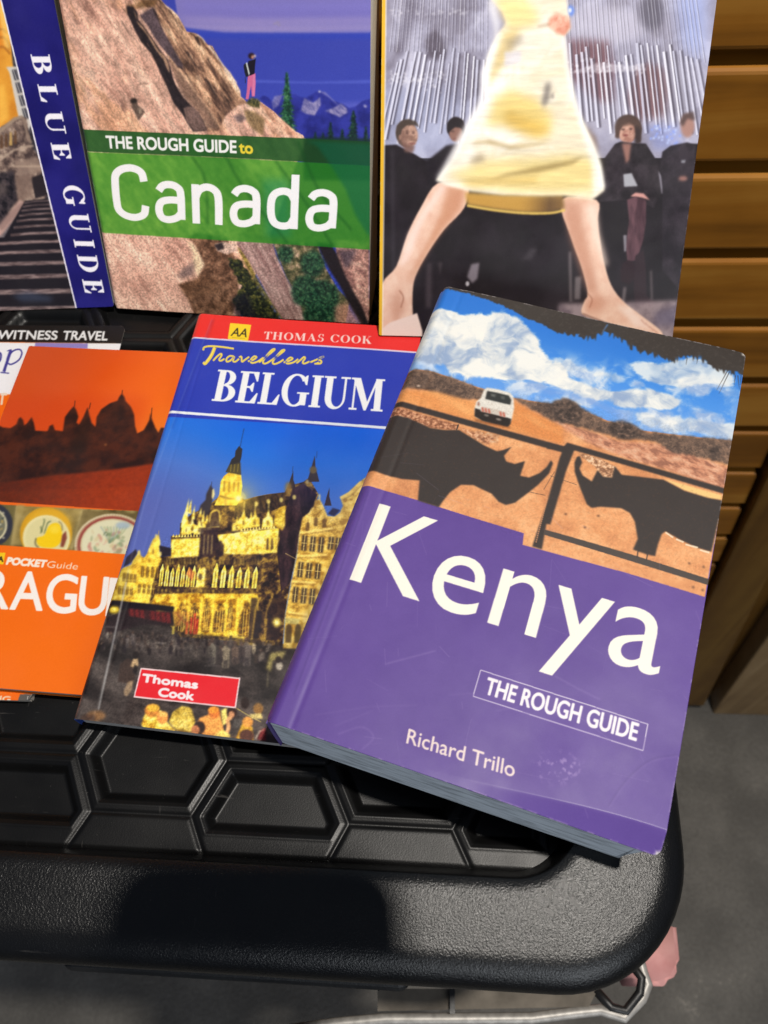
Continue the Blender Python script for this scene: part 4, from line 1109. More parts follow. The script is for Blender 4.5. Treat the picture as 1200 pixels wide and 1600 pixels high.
# small gabled houses at the left
A.poly([(40, 1320), (130, 1092), (205, 1062), (216, 1030), (240, 1000), (262, 960), (278, 1002), (300, 1012), (322, 980), (340, 930), (362, 880), (402, 846), (414, 900), (410, 985), (422, 1025), (395, 1090), (360, 1200), (335, 1350)], GOLD, 1, 1.5)
A.poly([(404, 925), (430, 930), (492, 945), (490, 1000), (420, 1010)], (38, 32, 44), 1, 2); A.poly([(170, 1010), (240, 950), (250, 980), (205, 1050), (150, 1080)], (44, 36, 42), .9, 4)
for r0, n, x0, dx, y0, h_ in ((0, 4, 285, 36, 1150, 78), (1, 4, 262, 34, 1265, 66), (2, 4, 152, 26, 1180, 60), (3, 4, 120, 28, 1275, 62)):
    for k in range(n):
        x = x0 + k * dx; y = y0 + k * 3; A.poly([(x - 10, y), (x - 4, y - h_), (x + 14, y - h_ + 2), (x + 9, y + 2)], (88, 62, 28), .85, 2); A.stroke([(x, y), (x + 6, y - h_)], 3, (206, 176, 80), .7)
for k in range(3): A.stroke([(130 - k * 8, 1170 + k * 55), (390 - k * 14, 1185 + k * 52)], 6, (236, 214, 110), .7, 2)
for x, y in ((385, 860), (340, 960), (415, 985), (262, 975)): A.ell(x, y, 8, 16, (240, 222, 130), .9, 2)
A.stroke([(402, 850), (404, 820)], 4, (190, 160, 80))
A.poly([(355, 985), (362, 930), (372, 985)], (110, 80, 40), .7, 2)
# right hand gabled houses
A.view(*V6)
A.poly([(400, 840), (425, 724), (470, 690), (505, 640), (512, 606), (545, 588), (572, 640), (602, 712), (650, 716), (690, 690), (712, 640), (692, 580), (750, 545), (830, 470), (900, 420), (560, 1300), (400, 1660), (285, 1660), (300, 1420), (342, 1190), (382, 1000)], A.pal(A.noise(2.4, 5, 27), [(.3, (160, 124, 50)), (.5, (206, 174, 84)), (.75, (230, 204, 122))]), 1, 1.5)
A.poly([(602, 700), (640, 655), (695, 672), (650, 716)], (40, 36, 56), .9, 3)
for rx, ry, n, dx, h_ in ((430, 960, 3, 60, 110), (402, 1150, 3, 62, 110), (366, 1330, 3, 60, 110), (620, 950, 2, 50, 90)):
    for k in range(n):
        x, y = rx + k * dx, ry + k * 6
        A.poly([(x - 20, y), (x - 8, y - h_), (x + 32, y - h_ + 4), (x + 20, y + 4)], (70, 58, 44), .9, 2)
        A.stroke([(x, y), (x + 12, y - h_)], 6, (206, 184, 120), .85); A.stroke([(x - 16, y - h_ * .5), (x + 28, y - h_ * .5 + 4)], 4, (206, 184, 120), .8)
for x0, y0, x1, y1 in ((405, 835, 640, 800), (385, 1000, 600, 990), (345, 1180, 520, 1190), (320, 1400, 460, 1420)):
    A.stroke([(x0, y0), (x1, y1)], 15, (232, 208, 130), .85, 2); A.stroke([(x0, y0 + 15), (x1, y1 + 15)], 7, (110, 80, 38), .6, 2)
for x, y in ((516, 750), (458, 785), (576, 760)): A.poly([(x - 13, y + 36), (x - 10, y - 18), (x + 4, y - 34), (x + 18, y - 16), (x + 15, y + 36)], (104, 78, 40), .9, 2)
A.ell(545, 575, 7, 20, (230, 214, 150), .9, 2)
A.stroke([(692, 582), (760, 548), (840, 470)], 12, (226, 196, 110), .9, 2); A.stroke([(702, 602), (770, 568), (850, 490)], 6, (120, 88, 46), .7, 2)
A.poly([(300, 1440), (410, 1450), (390, 1490), (290, 1480)], (150, 160, 130), .5, 6)
for cx, cy in ((322, 1560), (388, 1560)): A.poly(spline([(cx - 24, cy + 60), (cx - 18, cy - 50), (cx + 6, cy - 76), (cx + 26, cy - 46), (cx + 20, cy + 60)], 5), (70, 56, 34), .85, 3)
A.poly([(90, 1390), (140, 1390), (110, 1590), (50, 1590)], (48, 38, 36), .9, 4)
A.poly([(190, 1330), (270, 1240), (300, 1340), (250, 1600), (160, 1600)], (54, 40, 36), .8, 6)
A.stroke([(60, 1600), (90, 1380), (125, 1290)], 10, (206, 170, 70), .7, 2); A.stroke([(150, 1600), (165, 1400), (215, 1270)], 9, (180, 150, 70), .7, 2)
A.stroke([(300, 980), (378, 1022)], 5, (190, 170, 120), .7, 1)
A.ell(240, 1475, 30, 34, (236, 216, 110), .8, 9); A.ell(240, 1475, 13, 15, (255, 250, 190), 1, 4)
# lamp glow on the roof
A.view(*V5)
for r_, a_ in ((150, .18), (90, .35), (48, .6)): A.ell(972, 590, r_, r_, (250, 220, 90), a_, r_ * .6)
A.ell(972, 590, 20, 20, (255, 250, 190), 1, 8)
# street level: canopies, red awnings
A.poly([(60, 1312), (180, 1326), (515, 1362), (508, 1400), (180, 1372), (50, 1420)], (26, 20, 26), 1, 3)
A.poly([(30, 1440), (180, 1385), (500, 1402), (520, 1500), (300, 1490), (20, 1560)], (40, 28, 32), .9, 4)
for k in range(24):
    x = 190 + k * 12.5; c_ = (196, 44, 44) if k % 3 else (120, 30, 34)
    if 8 < k < 12: c_ = (90, 34, 36)
    A.stroke([(x, 1376 + k * 1.3), (x + 6, 1428 + k * 2.4)], 7, c_, .85, 1.5)
A.ell(84, 1384, 38, 26, (240, 206, 50), .95, 9); A.ell(84, 1382, 20, 13, (255, 236, 110), .9, 5)
for x, h_ in ((600, 90), (630, 120), (655, 150), (672, 110)): A.stroke([(x, 1560), (x + 8, 1560 - h_)], 13, (190, 44, 40), .85, 3)
A.poly([(500, 1400), (560, 1390), (560, 1500), (520, 1500)], (190, 130, 50), .6, 6)
for k in range(14): A.stroke([(505 + A.rng.uniform(0, 120), 1500), (512 + A.rng.uniform(0, 120), 1400)], 5, A.rng.choice([(230, 190, 90), (180, 60, 40), (110, 60, 40)]), .6, 2)
# crowd on the square
A.view(*V7)
rg = random.Random(11)
for k in range(150):
    x = rg.uniform(40, 1060); y = rg.uniform(66, 150) + .06 * x; hgt = rg.uniform(16, 40) * (1 + (y - 66) / 300)
    c_ = rg.choice([(30, 24, 26), (44, 36, 36), (90, 78, 72), (120, 108, 98), (70, 56, 50), (36, 28, 34)])
    A.poly([(x - hgt * .17, y + hgt), (x - hgt * .22, y + hgt * .3), (x, y + hgt * .12), (x + hgt * .22, y + hgt * .3), (x + hgt * .15, y + hgt)], c_, .75, 2.2); A.ell(x, y, hgt * .12, hgt * .15, rg.choice([(60, 44, 40), (130, 104, 86), (36, 26, 26)]), .75, 1.5)
for x, y, h_, c_ in ((705, 130, 130, (124, 116, 102)), (775, 140, 140, (146, 132, 108)), (825, 140, 120, (104, 84, 72)), (885, 120, 150, (110, 98, 92)), (922, 140, 60, (210, 190, 150)), (690, 150, 110, (72, 64, 60)), (750, 170, 80, (60, 50, 48)), (860, 150, 100, (64, 52, 52)), (265, 110, 60, (110, 100, 96)), (292, 90, 70, (98, 88, 86)), (160, 85, 40, (170, 160, 146)), (440, 110, 50, (50, 42, 44))):
    A.poly([(x - h_ * .12, y + h_), (x - h_ * .17, y + h_ * .3), (x, y + h_ * .13), (x + h_ * .17, y + h_ * .3), (x + h_ * .12, y + h_)], c_, .85, 3); A.ell(x, y + h_ * .06, h_ * .075, h_ * .085, (92, 70, 60), .9, 2)
    A.poly([(x - h_ * .1, y + h_ * .7), (x + h_ * .1, y + h_ * .7), (x + h_ * .08, y + h_), (x - h_ * .08, y + h_)], (40, 34, 38), .6, 3)
A.stroke([(410, 148), (468, 152)], 6, (170, 160, 150), .7, 2); A.stroke([(150, 64), (208, 68)], 5, (160, 150, 145), .6, 2); A.stroke([(665, 268), (730, 268)], 4, (150, 140, 136), .5, 2)
A.poly([(215, 350), (225, 260), (262, 230), (300, 240), (305, 340), (270, 360)], (66, 50, 44), .9, 5); A.poly([(280, 270), (295, 232), (318, 228), (322, 268), (300, 280)], (226, 190, 140), .85, 5); A.ell(308, 212, 18, 20, (34, 26, 26), .95, 4)
A.poly([(245, 400), (268, 350), (296, 345), (285, 395), (265, 425), (250, 425)], (180, 150, 116), .8, 5); A.poly([(300, 262), (318, 270), (312, 320), (292, 300)], (30, 24, 26), .9, 4)
A.poly([(985, 280), (1010, 200), (1090, 190), (1070, 230), (1020, 240), (1010, 300)], (206, 190, 110), .7, 6); A.ell(1055, 268, 18, 22, (226, 214, 190), .8, 5); A.ell(1050, 235, 16, 18, (40, 30, 30), .9, 4)
A.poly([(540, 150), (640, 160), (650, 250), (540, 250)], (96, 88, 82), .35, 14)
A.stroke([(996, 300), (992, 380)], 10, (150, 140, 104), .4, 5)
# near spectators along the bottom edge
Yc = A.pal(A.noise(2.2, 4, 33), [(.3, (176, 128, 34)), (.55, (226, 190, 74)), (.8, (246, 226, 130))])
A.ell(100, 528, 50, 26, (150, 110, 72), .95, 6); A.ell(60, 540, 40, 22, (74, 52, 42), .8, 6)
A.poly([(336, 575), (350, 530), (372, 500), (440, 500), (470, 560), (520, 610), (350, 590)], Yc, 1, 3); A.ell(392, 502, 38, 34, (196, 130, 62), 1, 4); A.ell(398, 488, 34, 20, (226, 180, 70), .9, 4)
A.ell(446, 538, 30, 32, (226, 150, 80), 1, 4); A.ell(452, 520, 22, 14, (240, 196, 110), .8, 4)
A.poly([(478, 560), (500, 510), (545, 478), (595, 484), (618, 560), (600, 615), (520, 605)], A.pal(A.noise(3, 4, 34), [(.3, (150, 122, 44)), (.6, (206, 178, 82)), (.8, (232, 210, 120))]), 1, 3); A.ell(600, 476, 16, 14, (46, 32, 26), .9, 3)
A.poly([(600, 620), (640, 540), (690, 520), (745, 510), (760, 570), (770, 640), (640, 640)], (226, 158, 84), 1, 4); A.ell(716, 512, 30, 30, (206, 120, 58), 1, 4); A.ell(712, 498, 28, 18, (230, 150, 60), .9, 4); A.ell(640, 590, 30, 34, (44, 30, 28), .95, 4); A.ell(618, 602, 22, 24, (200, 130, 90), .9, 4)
A.poly([(752, 500), (780, 486), (790, 560), (760, 580)], (236, 214, 120), .95, 4)
A.ell(808, 512, 26, 28, (60, 40, 34), 1, 3); A.ell(806, 522, 15, 18, (206, 150, 110), 1, 3); A.stroke(spline([(770, 640), (790, 590), (786, 550), (806, 536)]), 20, (222, 168, 116), 1, 3); A.poly([(820, 545), (860, 540), (870, 600), (810, 590)], (90, 84, 80), .9, 4)
A.poly([(700, 640), (760, 600), (800, 630), (790, 660), (700, 650)], (246, 224, 120), .95, 4)
A.poly([(826, 650), (856, 580), (880, 545), (915, 590), (920, 660)], Yc, 1, 4); A.ell(890, 560, 28, 28, (214, 150, 76), 1, 4); A.ell(884, 632, 38, 34, (84, 50, 44), .95, 5)
A.ell(876, 462, 22, 30, (44, 30, 28), .95, 4); A.ell(945, 490, 26, 30, (150, 110, 60), .9, 5); A.poly([(900, 520), (960, 515), (970, 545), (910, 540)], (232, 210, 130), .85, 4); A.stroke([(830, 488), (900, 530), (960, 560)], 5, (206, 186, 110), .7, 1)
A.poly([(940, 650), (960, 600), (985, 590), (990, 660)], (120, 30, 34), .9, 4); A.stroke([(930, 650), (950, 610), (975, 600)], 6, (226, 206, 180), .8, 2)
A.poly([(985, 620), (1100, 640), (1100, 680), (985, 670)], (40, 26, 30), .9, 6); A.poly([(430, 590), (540, 625), (860, 668), (860, 640), (520, 600)], (120, 80, 40), .35, 8)
A.view(*V4)
A.detail([(180, 960), (290, 800), (420, 700), (600, 660), (800, 650), (900, 700), (640, 1250), (90, 1120)], .16, .5, 91, 12)
A.detail([(120, 985), (720, 1130), (640, 1480), (0, 1400)], .2, .5, 93)
A.view(*V7)
A.view(*V4)
bm_ = A.mask([(180, 1000), (200, 880), (290, 780), (380, 640), (520, 480), (620, 620), (760, 600), (1000, 560), (720, 1130), (430, 1090), (330, 1005)], 6)[..., None]
A.img += np.maximum(A.img - 78, -30) * np.array([.30, .27, .02], np.float32) * bm_ * (A.img[..., :1] > A.img[..., 2:3] + 4)
cm_ = A.mask([(200, 1300), (640, 1340), (640, 1480), (150, 1440)], 8)[..., None]
A.img += (A.img - 90) * .25 * cm_
A.view(*V7)
# travel agent's red sign
A.poly([(333, 279), (852, 330), (829, 489), (296, 433)], (246, 214, 216))
A.poly([(339, 287), (844, 337), (822, 481), (304, 426)], (236, 34, 46))
WH = (250, 242, 244)
A.text('Thomas', (340, 350), (627, 387), (347, 311), WH, .26)
A.text('Cook', (424, 425), (606, 446), (432, 384), WH, .26)
# hinge line of the cover
A.view(*V4)
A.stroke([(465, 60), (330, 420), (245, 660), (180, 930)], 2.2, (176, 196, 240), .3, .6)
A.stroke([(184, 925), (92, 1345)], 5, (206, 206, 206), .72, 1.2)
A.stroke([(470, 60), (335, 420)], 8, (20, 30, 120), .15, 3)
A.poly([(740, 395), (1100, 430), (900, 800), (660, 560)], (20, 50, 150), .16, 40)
wear_edges(A, .5, 5, (220, 220, 224), .6); grain(A, 4, 2)
def d_belg(X, Y):
    return .25 * np.sin(X * .05) * np.sin(Y * .02 + .5) - 1.2 * np.clip((2.2 - X) / 2.2, 0, 1) ** 2 - .12 * np.exp(-((X - 8.2) / .8) ** 2)
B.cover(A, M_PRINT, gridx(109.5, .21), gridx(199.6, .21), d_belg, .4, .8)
M_PAGE_DARK = paper_mat('grey_thin_pages', (.42, .41, .40), 2, .6)
M_BLUECARD = plain_mat('blue_card', (.03, .07, .32), .4, .4, 40, .15)
B.block(M_PAGE_DARK, 1.2, 1.2, 1.0, .9, 0, 1.2); B.back(M_BLUECARD, 1.5, .4, 1.2); B.spine(M_BLUECARD, 1.6, .3)

# =============================== the orange pocket guide
B = Book('guidebook', 'orange pocket guide with a sunset skyline photo, half under the town hall book', 'book',
         (0, 0, 0), rad(-9.6), None, 100, 170.5, 4.6)
tl = np.array([-.1675, .2800, -.0450]); 
tl = atz(45, 540, -.0450); B.o = tl - B.v * .1705; B.root.matrix_world = frame(B.o - B.n * B.t * MM, B.u, B.v, B.n)
A = Art(100, 170.5, 4.6, B.quad(), (250, 112, 12))
V15 = (0, 470, 2.4242); V16 = (0, 760, 4.325)
A.view(*V15)
A.poly([(-400, 100), (900, 190), (520, 700), (-400, 700)], A.pal(sstep(-10, 75, A.Y) * .35 + sstep(10, 75, A.X) * .65, [(0, (206, 78, 34)), (.4, (226, 84, 22)), (.8, (250, 110, 26)), (1, (254, 140, 40))]))
A.all(A.mask([(0, 360), (560, 360), (560, 520), (0, 520)], 30) * .35, (206, 58, 20))
SIL = A.pal(A.noise(6, 4, 3), [(.3, (44, 22, 20)), (.7, (78, 36, 24))])
A.poly([(-400, 470), (-200, 455), (-60, 480), (-20, 465), (12, 480), (40, 482), (62, 468), (70, 446), (78, 440), (88, 452), (92, 472), (104, 462), (120, 440), (128, 462), (134, 492), (180, 494), (188, 474), (200, 468), (208, 490), (238, 494), (246, 440), (262, 418), (280, 398), (290, 416), (297, 440), (290, 462), (300, 470), (316, 440), (332, 402), (338, 430), (346, 462), (362, 478), (366, 440), (384, 410), (416, 388), (446, 378), (450, 366), (462, 350), (472, 366), (476, 380), (496, 402), (508, 430), (512, 476), (520, 502), (544, 490), (556, 470), (566, 450), (570, 424), (576, 450), (588, 480), (600, 500), (610, 480), (680, 490), (600, 700), (-400, 740)], SIL, 1, 1.2)
A.stroke([(282, 400), (284, 378)], 3, (70, 34, 22)); A.stroke([(338, 410), (343, 386)], 3, (70, 34, 22)); A.stroke([(462, 352), (464, 338)], 3, (70, 34, 22)); A.stroke([(573, 440), (576, 405)], 3, (70, 34, 22))
A.poly([(250, 580), (300, 470), (330, 440), (345, 480), (320, 580)], (40, 24, 20), .6, 8); A.ell(400, 545, 5, 5, (150, 90, 50), .7, 2)
A.poly([(-400, 730), (0, 690), (200, 662), (420, 640), (700, 600), (700, 860), (-400, 800)], A.pal(sstep(0, 75, A.X) * .8 + .35 * (A.noise(1.4, 4, 6) - .4), [(0, (84, 34, 22)), (.5, (130, 44, 20)), (1, (176, 60, 26))]), .96, 4)
A.poly([(-400, 735), (700, 808), (700, 830), (-400, 760)], (246, 108, 28))
A.poly([(-400, 752), (0, 776), (560, 797), (700, 806), (700, 960), (-400, 925)], A.pal(A.noise(8, 4, 8), [(.3, (84, 72, 38)), (.7, (168, 148, 92))]))
A.view(*V16)
# three painted plates
A.poly([(-700, 100), (112, 128), (76, 396), (-700, 360)], (110, 100, 60), .9)
A.ell(-60, 260, 150, 150, (52, 54, 66), 1, 3); A.ell(-66, 262, 116, 118, (224, 216, 176), 1, 3); A.ell(-66, 262, 104, 106, (90, 92, 80), .8, 3)
for k in range(26): A.ell(-66 + A.rng.uniform(-90, 100), 262 + A.rng.uniform(-90, 95), 9, 6, A.rng.choice([(226, 220, 186), (60, 70, 74), (186, 160, 90)]), .8, 2, A.rng.uniform(0, 3))
A.poly([(112, 126), (170, 132), (120, 260), (90, 396), (76, 396)], (176, 160, 112), .9, 8)
A.poly([(118, 126), (546, 160), (470, 424), (78, 398)], A.pal(A.noise(9, 3, 10), [(.3, (150, 124, 54)), (.7, (186, 164, 100))]), .6, 8)
A.ell(312, 320, 176, 178, (214, 158, 30), 1, 6); A.ell(330, 262, 150, 110, (238, 186, 48), .6, 18)
A.ell(314, 350, 160, 156, (236, 226, 170), 1, 3); A.ell(316, 352, 144, 140, (226, 216, 158), 1, 4)
for p in ([(276, 318), (300, 240), (296, 220)], [(300, 320), (322, 250), (345, 236)], [(285, 310), (276, 270)]): A.stroke(spline(p), 7, (62, 84, 50), .85, 1.5)
A.poly(spline([(250, 350), (300, 330), (330, 270), (368, 248), (404, 260), (420, 320), (408, 380), (360, 414), (280, 410), (252, 385)], 5, True), (250, 208, 18), 1, 3); A.ell(370, 290, 34, 30, (255, 226, 70), .7, 10)
A.stroke(spline([(244, 350), (240, 390), (262, 416)]), 8, (60, 52, 30), .8, 2); A.poly([(420, 330), (446, 300), (452, 350), (430, 412), (408, 408)], (120, 44, 34), .85, 4); A.stroke(spline([(396, 236), (416, 256), (422, 300)]), 6, (92, 74, 40), .8, 2)
A.poly([(546, 160), (580, 164), (505, 428), (470, 424)], (226, 206, 140), .5, 8)
A.poly([(560, 160), (960, 185), (860, 450), (490, 428)], A.pal(A.noise(9, 3, 12), [(.3, (96, 82, 46)), (.7, (140, 122, 76))]), .9, 6)
for r_, c_ in ((1.0, (206, 190, 150)), (.95, (176, 120, 96)), (.9, (150, 60, 56)), (.85, (206, 190, 150)), (.81, (226, 222, 186))): A.ell(760, 400, 258 * r_, 216 * r_, c_, 1, 2.5)
for k in range(40):
    an = PI + PI * k / 39; A.ell(760 + 248 * math.cos(an), 400 + 208 * math.sin(an), 7, 6, (226, 214, 180), .9, 1.5)
for k in range(60):
    x = 760 + A.rng.gauss(0, 90); y = 385 + A.rng.gauss(0, 42)
    A.ell(x, y, A.rng.uniform(8, 24), A.rng.uniform(6, 16), A.rng.choice([(200, 120, 110), (222, 170, 150), (120, 146, 110), (232, 224, 190), (150, 160, 120), (214, 196, 150)]), .6, 4, A.rng.uniform(0, 3))
for k in range(9): A.stroke(spline([(740, 380), (760 + k * 14 - 50, 320), (770 + k * 22 - 90, 270)]), 6, A.rng.choice([(96, 130, 90), (110, 140, 150), (140, 156, 110)]), .7, 2)
A.ell(830, 262, 50, 24, (140, 170, 206), .6, 8); A.stroke(spline([(700, 330), (712, 308), (728, 318), (716, 336)]), 6, (70, 90, 60), .8, 1.5)
A.poly([(-700, 360), (0, 398), (490, 431), (900, 462), (900, 1700), (-700, 1700)], (250, 112, 12))
A.view(*V16)
A.poly([(-40, 446), (38, 450), (24, 528), (-50, 522)], (250, 206, 30)); A.text('AA', (-60, 508), (22, 510), (-52, 474), (50, 40, 24), .15)
A.text('POCKET', (44, 526), (306, 546), (58, 482), (254, 240, 226), .3)
A.text('Guide', (314, 548), (522, 562), (326, 505), (254, 226, 200), .05)
for ch, xa, ya, xb, yb in (('P', -330, 806, -170, 814), ('R', -128, 818, 52, 828), ('A', 68, 829, 282, 838), ('G', 304, 846, 505, 856), ('U', 524, 860, 708, 868), ('E', 716, 872, 860, 882)):
    A.text(ch, (xa, ya), (xb, yb), (xa + 30, ya - 252), (254, 246, 240), .36)
A.all(A.mask([(-100, 1000), (500, 1000), (500, 1400), (-100, 1400)], 60) * .3, (255, 122, 22))
wear_edges(A, .35, 8, (240, 200, 170), .4); grain(A, 3, 3)
B.cover(A, M_PRINT, gridx(100, .26), gridx(170.5, .26), lambda X, Y: .2 * np.sin(X * .04 + 1) * np.sin(Y * .025), .3, .8)
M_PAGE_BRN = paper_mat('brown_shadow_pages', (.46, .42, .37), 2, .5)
M_ORANGE = plain_mat('orange_card', (.8, .18, .01), .4, .4, 40, .1)
B.block(M_PAGE_BRN, .8, .8, .6, .6, 0, .8); B.back(M_ORANGE, 0, .35); B.spine(M_ORANGE, .6, .2)

# =============================== the white, black and orange travel guide underneath
B = Book('guidebook', 'black-banded travel guide with purple letters, mostly hidden under the orange pocket guide', 'book',
         (0, 0, 0), rad(-6.7), None, 100, 193, 5.0)
tr = atz(196, 509, -.0448 - .0049); B.o = tr - B.u * .1 - B.v * .193; B.root.matrix_world = frame(B.o - B.n * B.t * MM, B.u, B.v, B.n)
A = Art(100, 193, 3.6, B.quad(), (250, 110, 10))
V18 = (0, 440, 3.636)
A.view(*V18)
A.poly([(-900, 340), (800, 352), (800, 380), (700, 378), (640, 700), (-900, 545)], (246, 246, 250))
A.poly([(-900, 150), (800, 250), (700, 352), (0, 343), (-900, 332)], (24, 22, 22))
A.poly([(200, 348), (500, 352), (497, 380), (196, 378)], (150, 136, 206))
A.stroke([(-900, 232), (0, 240), (696, 250)], 3, (150, 148, 146), .7, 1)
A.text('EYEWITNESS', (-142, 324), (322, 329), (-132, 276), (240, 240, 240), .24)
A.text('TRAVEL', (354, 330), (608, 333), (364, 281), (240, 240, 240), .24)
PUR = (66, 62, 150)
A.stroke(spline([(62, 388), (42, 450), (22, 512)]), 17, PUR); A.stroke([(2, 516), (52, 521)], 7, PUR); A.stroke([(40, 394), (66, 386)], 6, PUR)
A.stroke(spline([(50, 420), (78, 392), (112, 386), (124, 408), (106, 446), (64, 470), (42, 462)]), 9, PUR)
A.stroke(spline([(-20, 398), (4, 412), (-2, 450), (-34, 470)]), 12, PUR); A.stroke(spline([(-20, 398), (-60, 420), (-66, 458), (-34, 470)]), 12, PUR)
A.stroke([(-130, 380), (-70, 384)], 12, PUR); A.stroke([(-96, 384), (-120, 516)], 17, PUR)
A.stroke([(2, 640), (40, 640)], 14, (240, 220, 200)); A.stroke([(16, 640), (8, 700)], 12, (240, 220, 200))
A.view(*V16)
A.poly([(-600, 1380), (135, 1404), (98, 1512), (-600, 1500)], (248, 112, 24))
A.text('ING', (-70, 1448), (66, 1456), (-62, 1412), (250, 232, 206), .1)
A.poly([(135, 1404), (240, 1404), (190, 1560), (-600, 1545), (-600, 1500), (98, 1512)], (96, 92, 88))
A.stroke([(-600, 1528), (150, 1542), (168, 1520), (196, 1424)], 6, (226, 222, 214), .9, 1.5)
grain(A, 3, 4)
B.cover(A, M_PRINT, gridx(100, .3), gridx(193, .3), lambda X, Y: X * 0, .35, 3.0)
M_WHITECARD = plain_mat('white_card', (.62, .6, .57), .4, .4, 40, .1)
B.block(M_PAGE_BRN, .8, .8, .8, .8, 0, .8); B.back(M_WHITECARD, 0, .35); B.spine(M_WHITECARD, .6, .2)
# =============================== the standing row
GZ = FIELD_Z + .0006
M_PAGE_CREAM = paper_mat('cream_pages', (.74, .70, .60), 2, .75)
# --- green and rock cover
B = Book('guidebook', 'thick guidebook reading Canada on a green band, with a rocky slope and hiker', 'book',
         atz(179, 481, GZ), rad(-11.2), 25.5, 132.5, 198, 30)
A = Art(132.5, 198, 5.0, B.quad(), (50, 70, 186))
V11 = (0, 0, 2.0); V8 = (90, 0, 4.615); V9 = (340, 0, 4.615); V10 = (140, 340, 2.6087)
A.view(*V11)
A.poly([(-200, -600), (1400, -600), (1400, 600), (-200, 600)], A.pal(sstep(60, 190, A.Y), [(0, (60, 70, 170)), (1, (66, 84, 204))]))
A.all(A.mask([(450, -600), (1300, -600), (1300, 103), (700, 102), (560, 84)], 3) * (.55 + .5 * (A.noise(34, 4, 2, .05, 6) - .3)), (168, 150, 200))
for y0, y1, c_ in ((55, 70, (190, 170, 204)), (78, 96, (196, 178, 206)), (10, 30, (132, 124, 206)), (36, 46, (120, 110, 196))):
    A.poly([(560, y0), (800, y0 + 4), (1200, y0 - 2), (1200, y1), (800, y1 + 6), (580, y1 - 4)], c_, .4, 8)
A.poly([(560, 88), (700, 102), (960, 106), (1160, 103), (1160, 120), (560, 120)], (44, 66, 184), .6, 6)
A.view(*V9)
A.poly([(250, 575), (700, 590), (1100, 575), (1100, 600), (700, 602), (250, 596)], (98, 112, 214), .5, 6)
A.poly([(860, 740), (1100, 730), (1100, 790), (860, 790)], (108, 112, 206), .5, 14)
MT = A.pal(A.noise(5, 4, 5), [(.3, (34, 38, 120)), (.7, (52, 58, 160))])
A.poly([(300, 710), (330, 690), (360, 700), (400, 740), (440, 690), (480, 680), (560, 680), (600, 700), (640, 705), (700, 668), (732, 652), (770, 670), (830, 725), (900, 748), (950, 780), (1000, 765), (1040, 730), (1100, 712), (1110, 1010), (540, 1010), (420, 830)], MT, 1, 1.5)
SN = A.pal(A.noise(1.2, 4, 7, .8, 2), [(.3, (110, 108, 160)), (.7, (172, 162, 196))])
A.poly([(600, 800), (625, 705), (650, 720), (690, 740), (740, 700), (746, 755), (720, 800), (700, 832), (640, 822)], SN, .9, 3)
A.poly([(770, 800), (800, 790), (850, 770), (890, 745), (930, 780), (940, 810), (880, 846), (850, 830), (800, 810)], SN, .85, 3)
A.poly([(730, 655), (780, 665), (860, 745), (880, 770), (800, 700)], (140, 136, 190), .7, 2); A.ell(1065, 765, 14, 10, (176, 170, 206), .8, 3, .6); A.ell(735, 660, 9, 8, (216, 214, 230), .9, 2)
A.poly([(390, 740), (410, 690), (440, 690), (470, 680), (440, 760), (400, 790)], SN, .6, 4)
# conifers
def conifer(x, y0, y1, wd, c, a=1.0):
    n = 15
    P = []
    for s_ in (-1, 1):
        L = []
        for i in range(n):
            t = (i + .5) / n; w_ = wd * (.12 + .88 * t) * A.rng.uniform(.7, 1.1)
            L += [(x + s_ * w_ * .45, y0 + (y1 - y0) * (t - .03)), (x + s_ * w_, y0 + (y1 - y0) * (t + .035))]
        P += L if s_ < 0 else L[::-1]
    A.poly([(x, y0)] + P, c, a, 1.5)
TR = A.pal(A.noise(1.0, 4, 11), [(.3, (20, 54, 40)), (.55, (44, 98, 66)), (.8, (92, 140, 92))])
conifer(500, 520, 940, 84, TR)
# the slope
A.view(*V8)
ROCK = A.pal(A.noise(2.6, 5, 13, 1.02, 5) * .6 + A.warp(14, 4, 17, 6) * .4, [(.25, (176, 130, 112)), (.40, (212, 164, 142)), (.55, (230, 184, 160)), (.7, (242, 204, 178)), (.85, (250, 226, 204))])
ridge = [(640, -900), (700, -60), (745, 0), (780, 42), (825, 75), (862, 110), (895, 165), (930, 230), (975, 236), (1002, 246), (1035, 270), (1062, 302), (1085, 326), (1112, 332), (1140, 380), (1172, 440), (1200, 480)]
ridge2 = [(20, 455), (50, 480), (85, 525), (120, 580), (160, 655), (168, 700), (190, 715), (210, 742), (260, 738), (310, 735), (350, 765), (400, 800), (440, 840), (470, 872), (520, 915), (560, 945), (615, 975), (640, 1010), (560, 1200)]
f98 = lambda pts: [((340 + x / 4.615 - 90) * 4.615, y) for x, y in pts]
slope = ridge + f98(ridge2) + [(1200, 2600), (-300, 2600), (-300, -900)]
A.poly(slope, ROCK, 1, 1, 2.5)
A.all(A.mask(slope, 0) * sstep(.52, .7, A.noise(9, 4, 19, 1.02, 2.5)) * .35, (232, 168, 110))
# thin foliation lines down the slab
rg = random.Random(4)
for k in range(260):
    x, y = rg.uniform(-40, 900), rg.uniform(-50, 940); L = rg.uniform(20, 110)
    if y < (x - 520) * 1.9: continue
    A.stroke(spline([(x, y), (x + L * .3, y + L * .42), (x + L * .5, y + L * .9)], 4), rg.uniform(2, 6), rg.choice([(150, 108, 92), (170, 126, 108), (236, 204, 178), (228, 190, 160), (118, 84, 74)]), rg.uniform(.25, .6), 2, True)
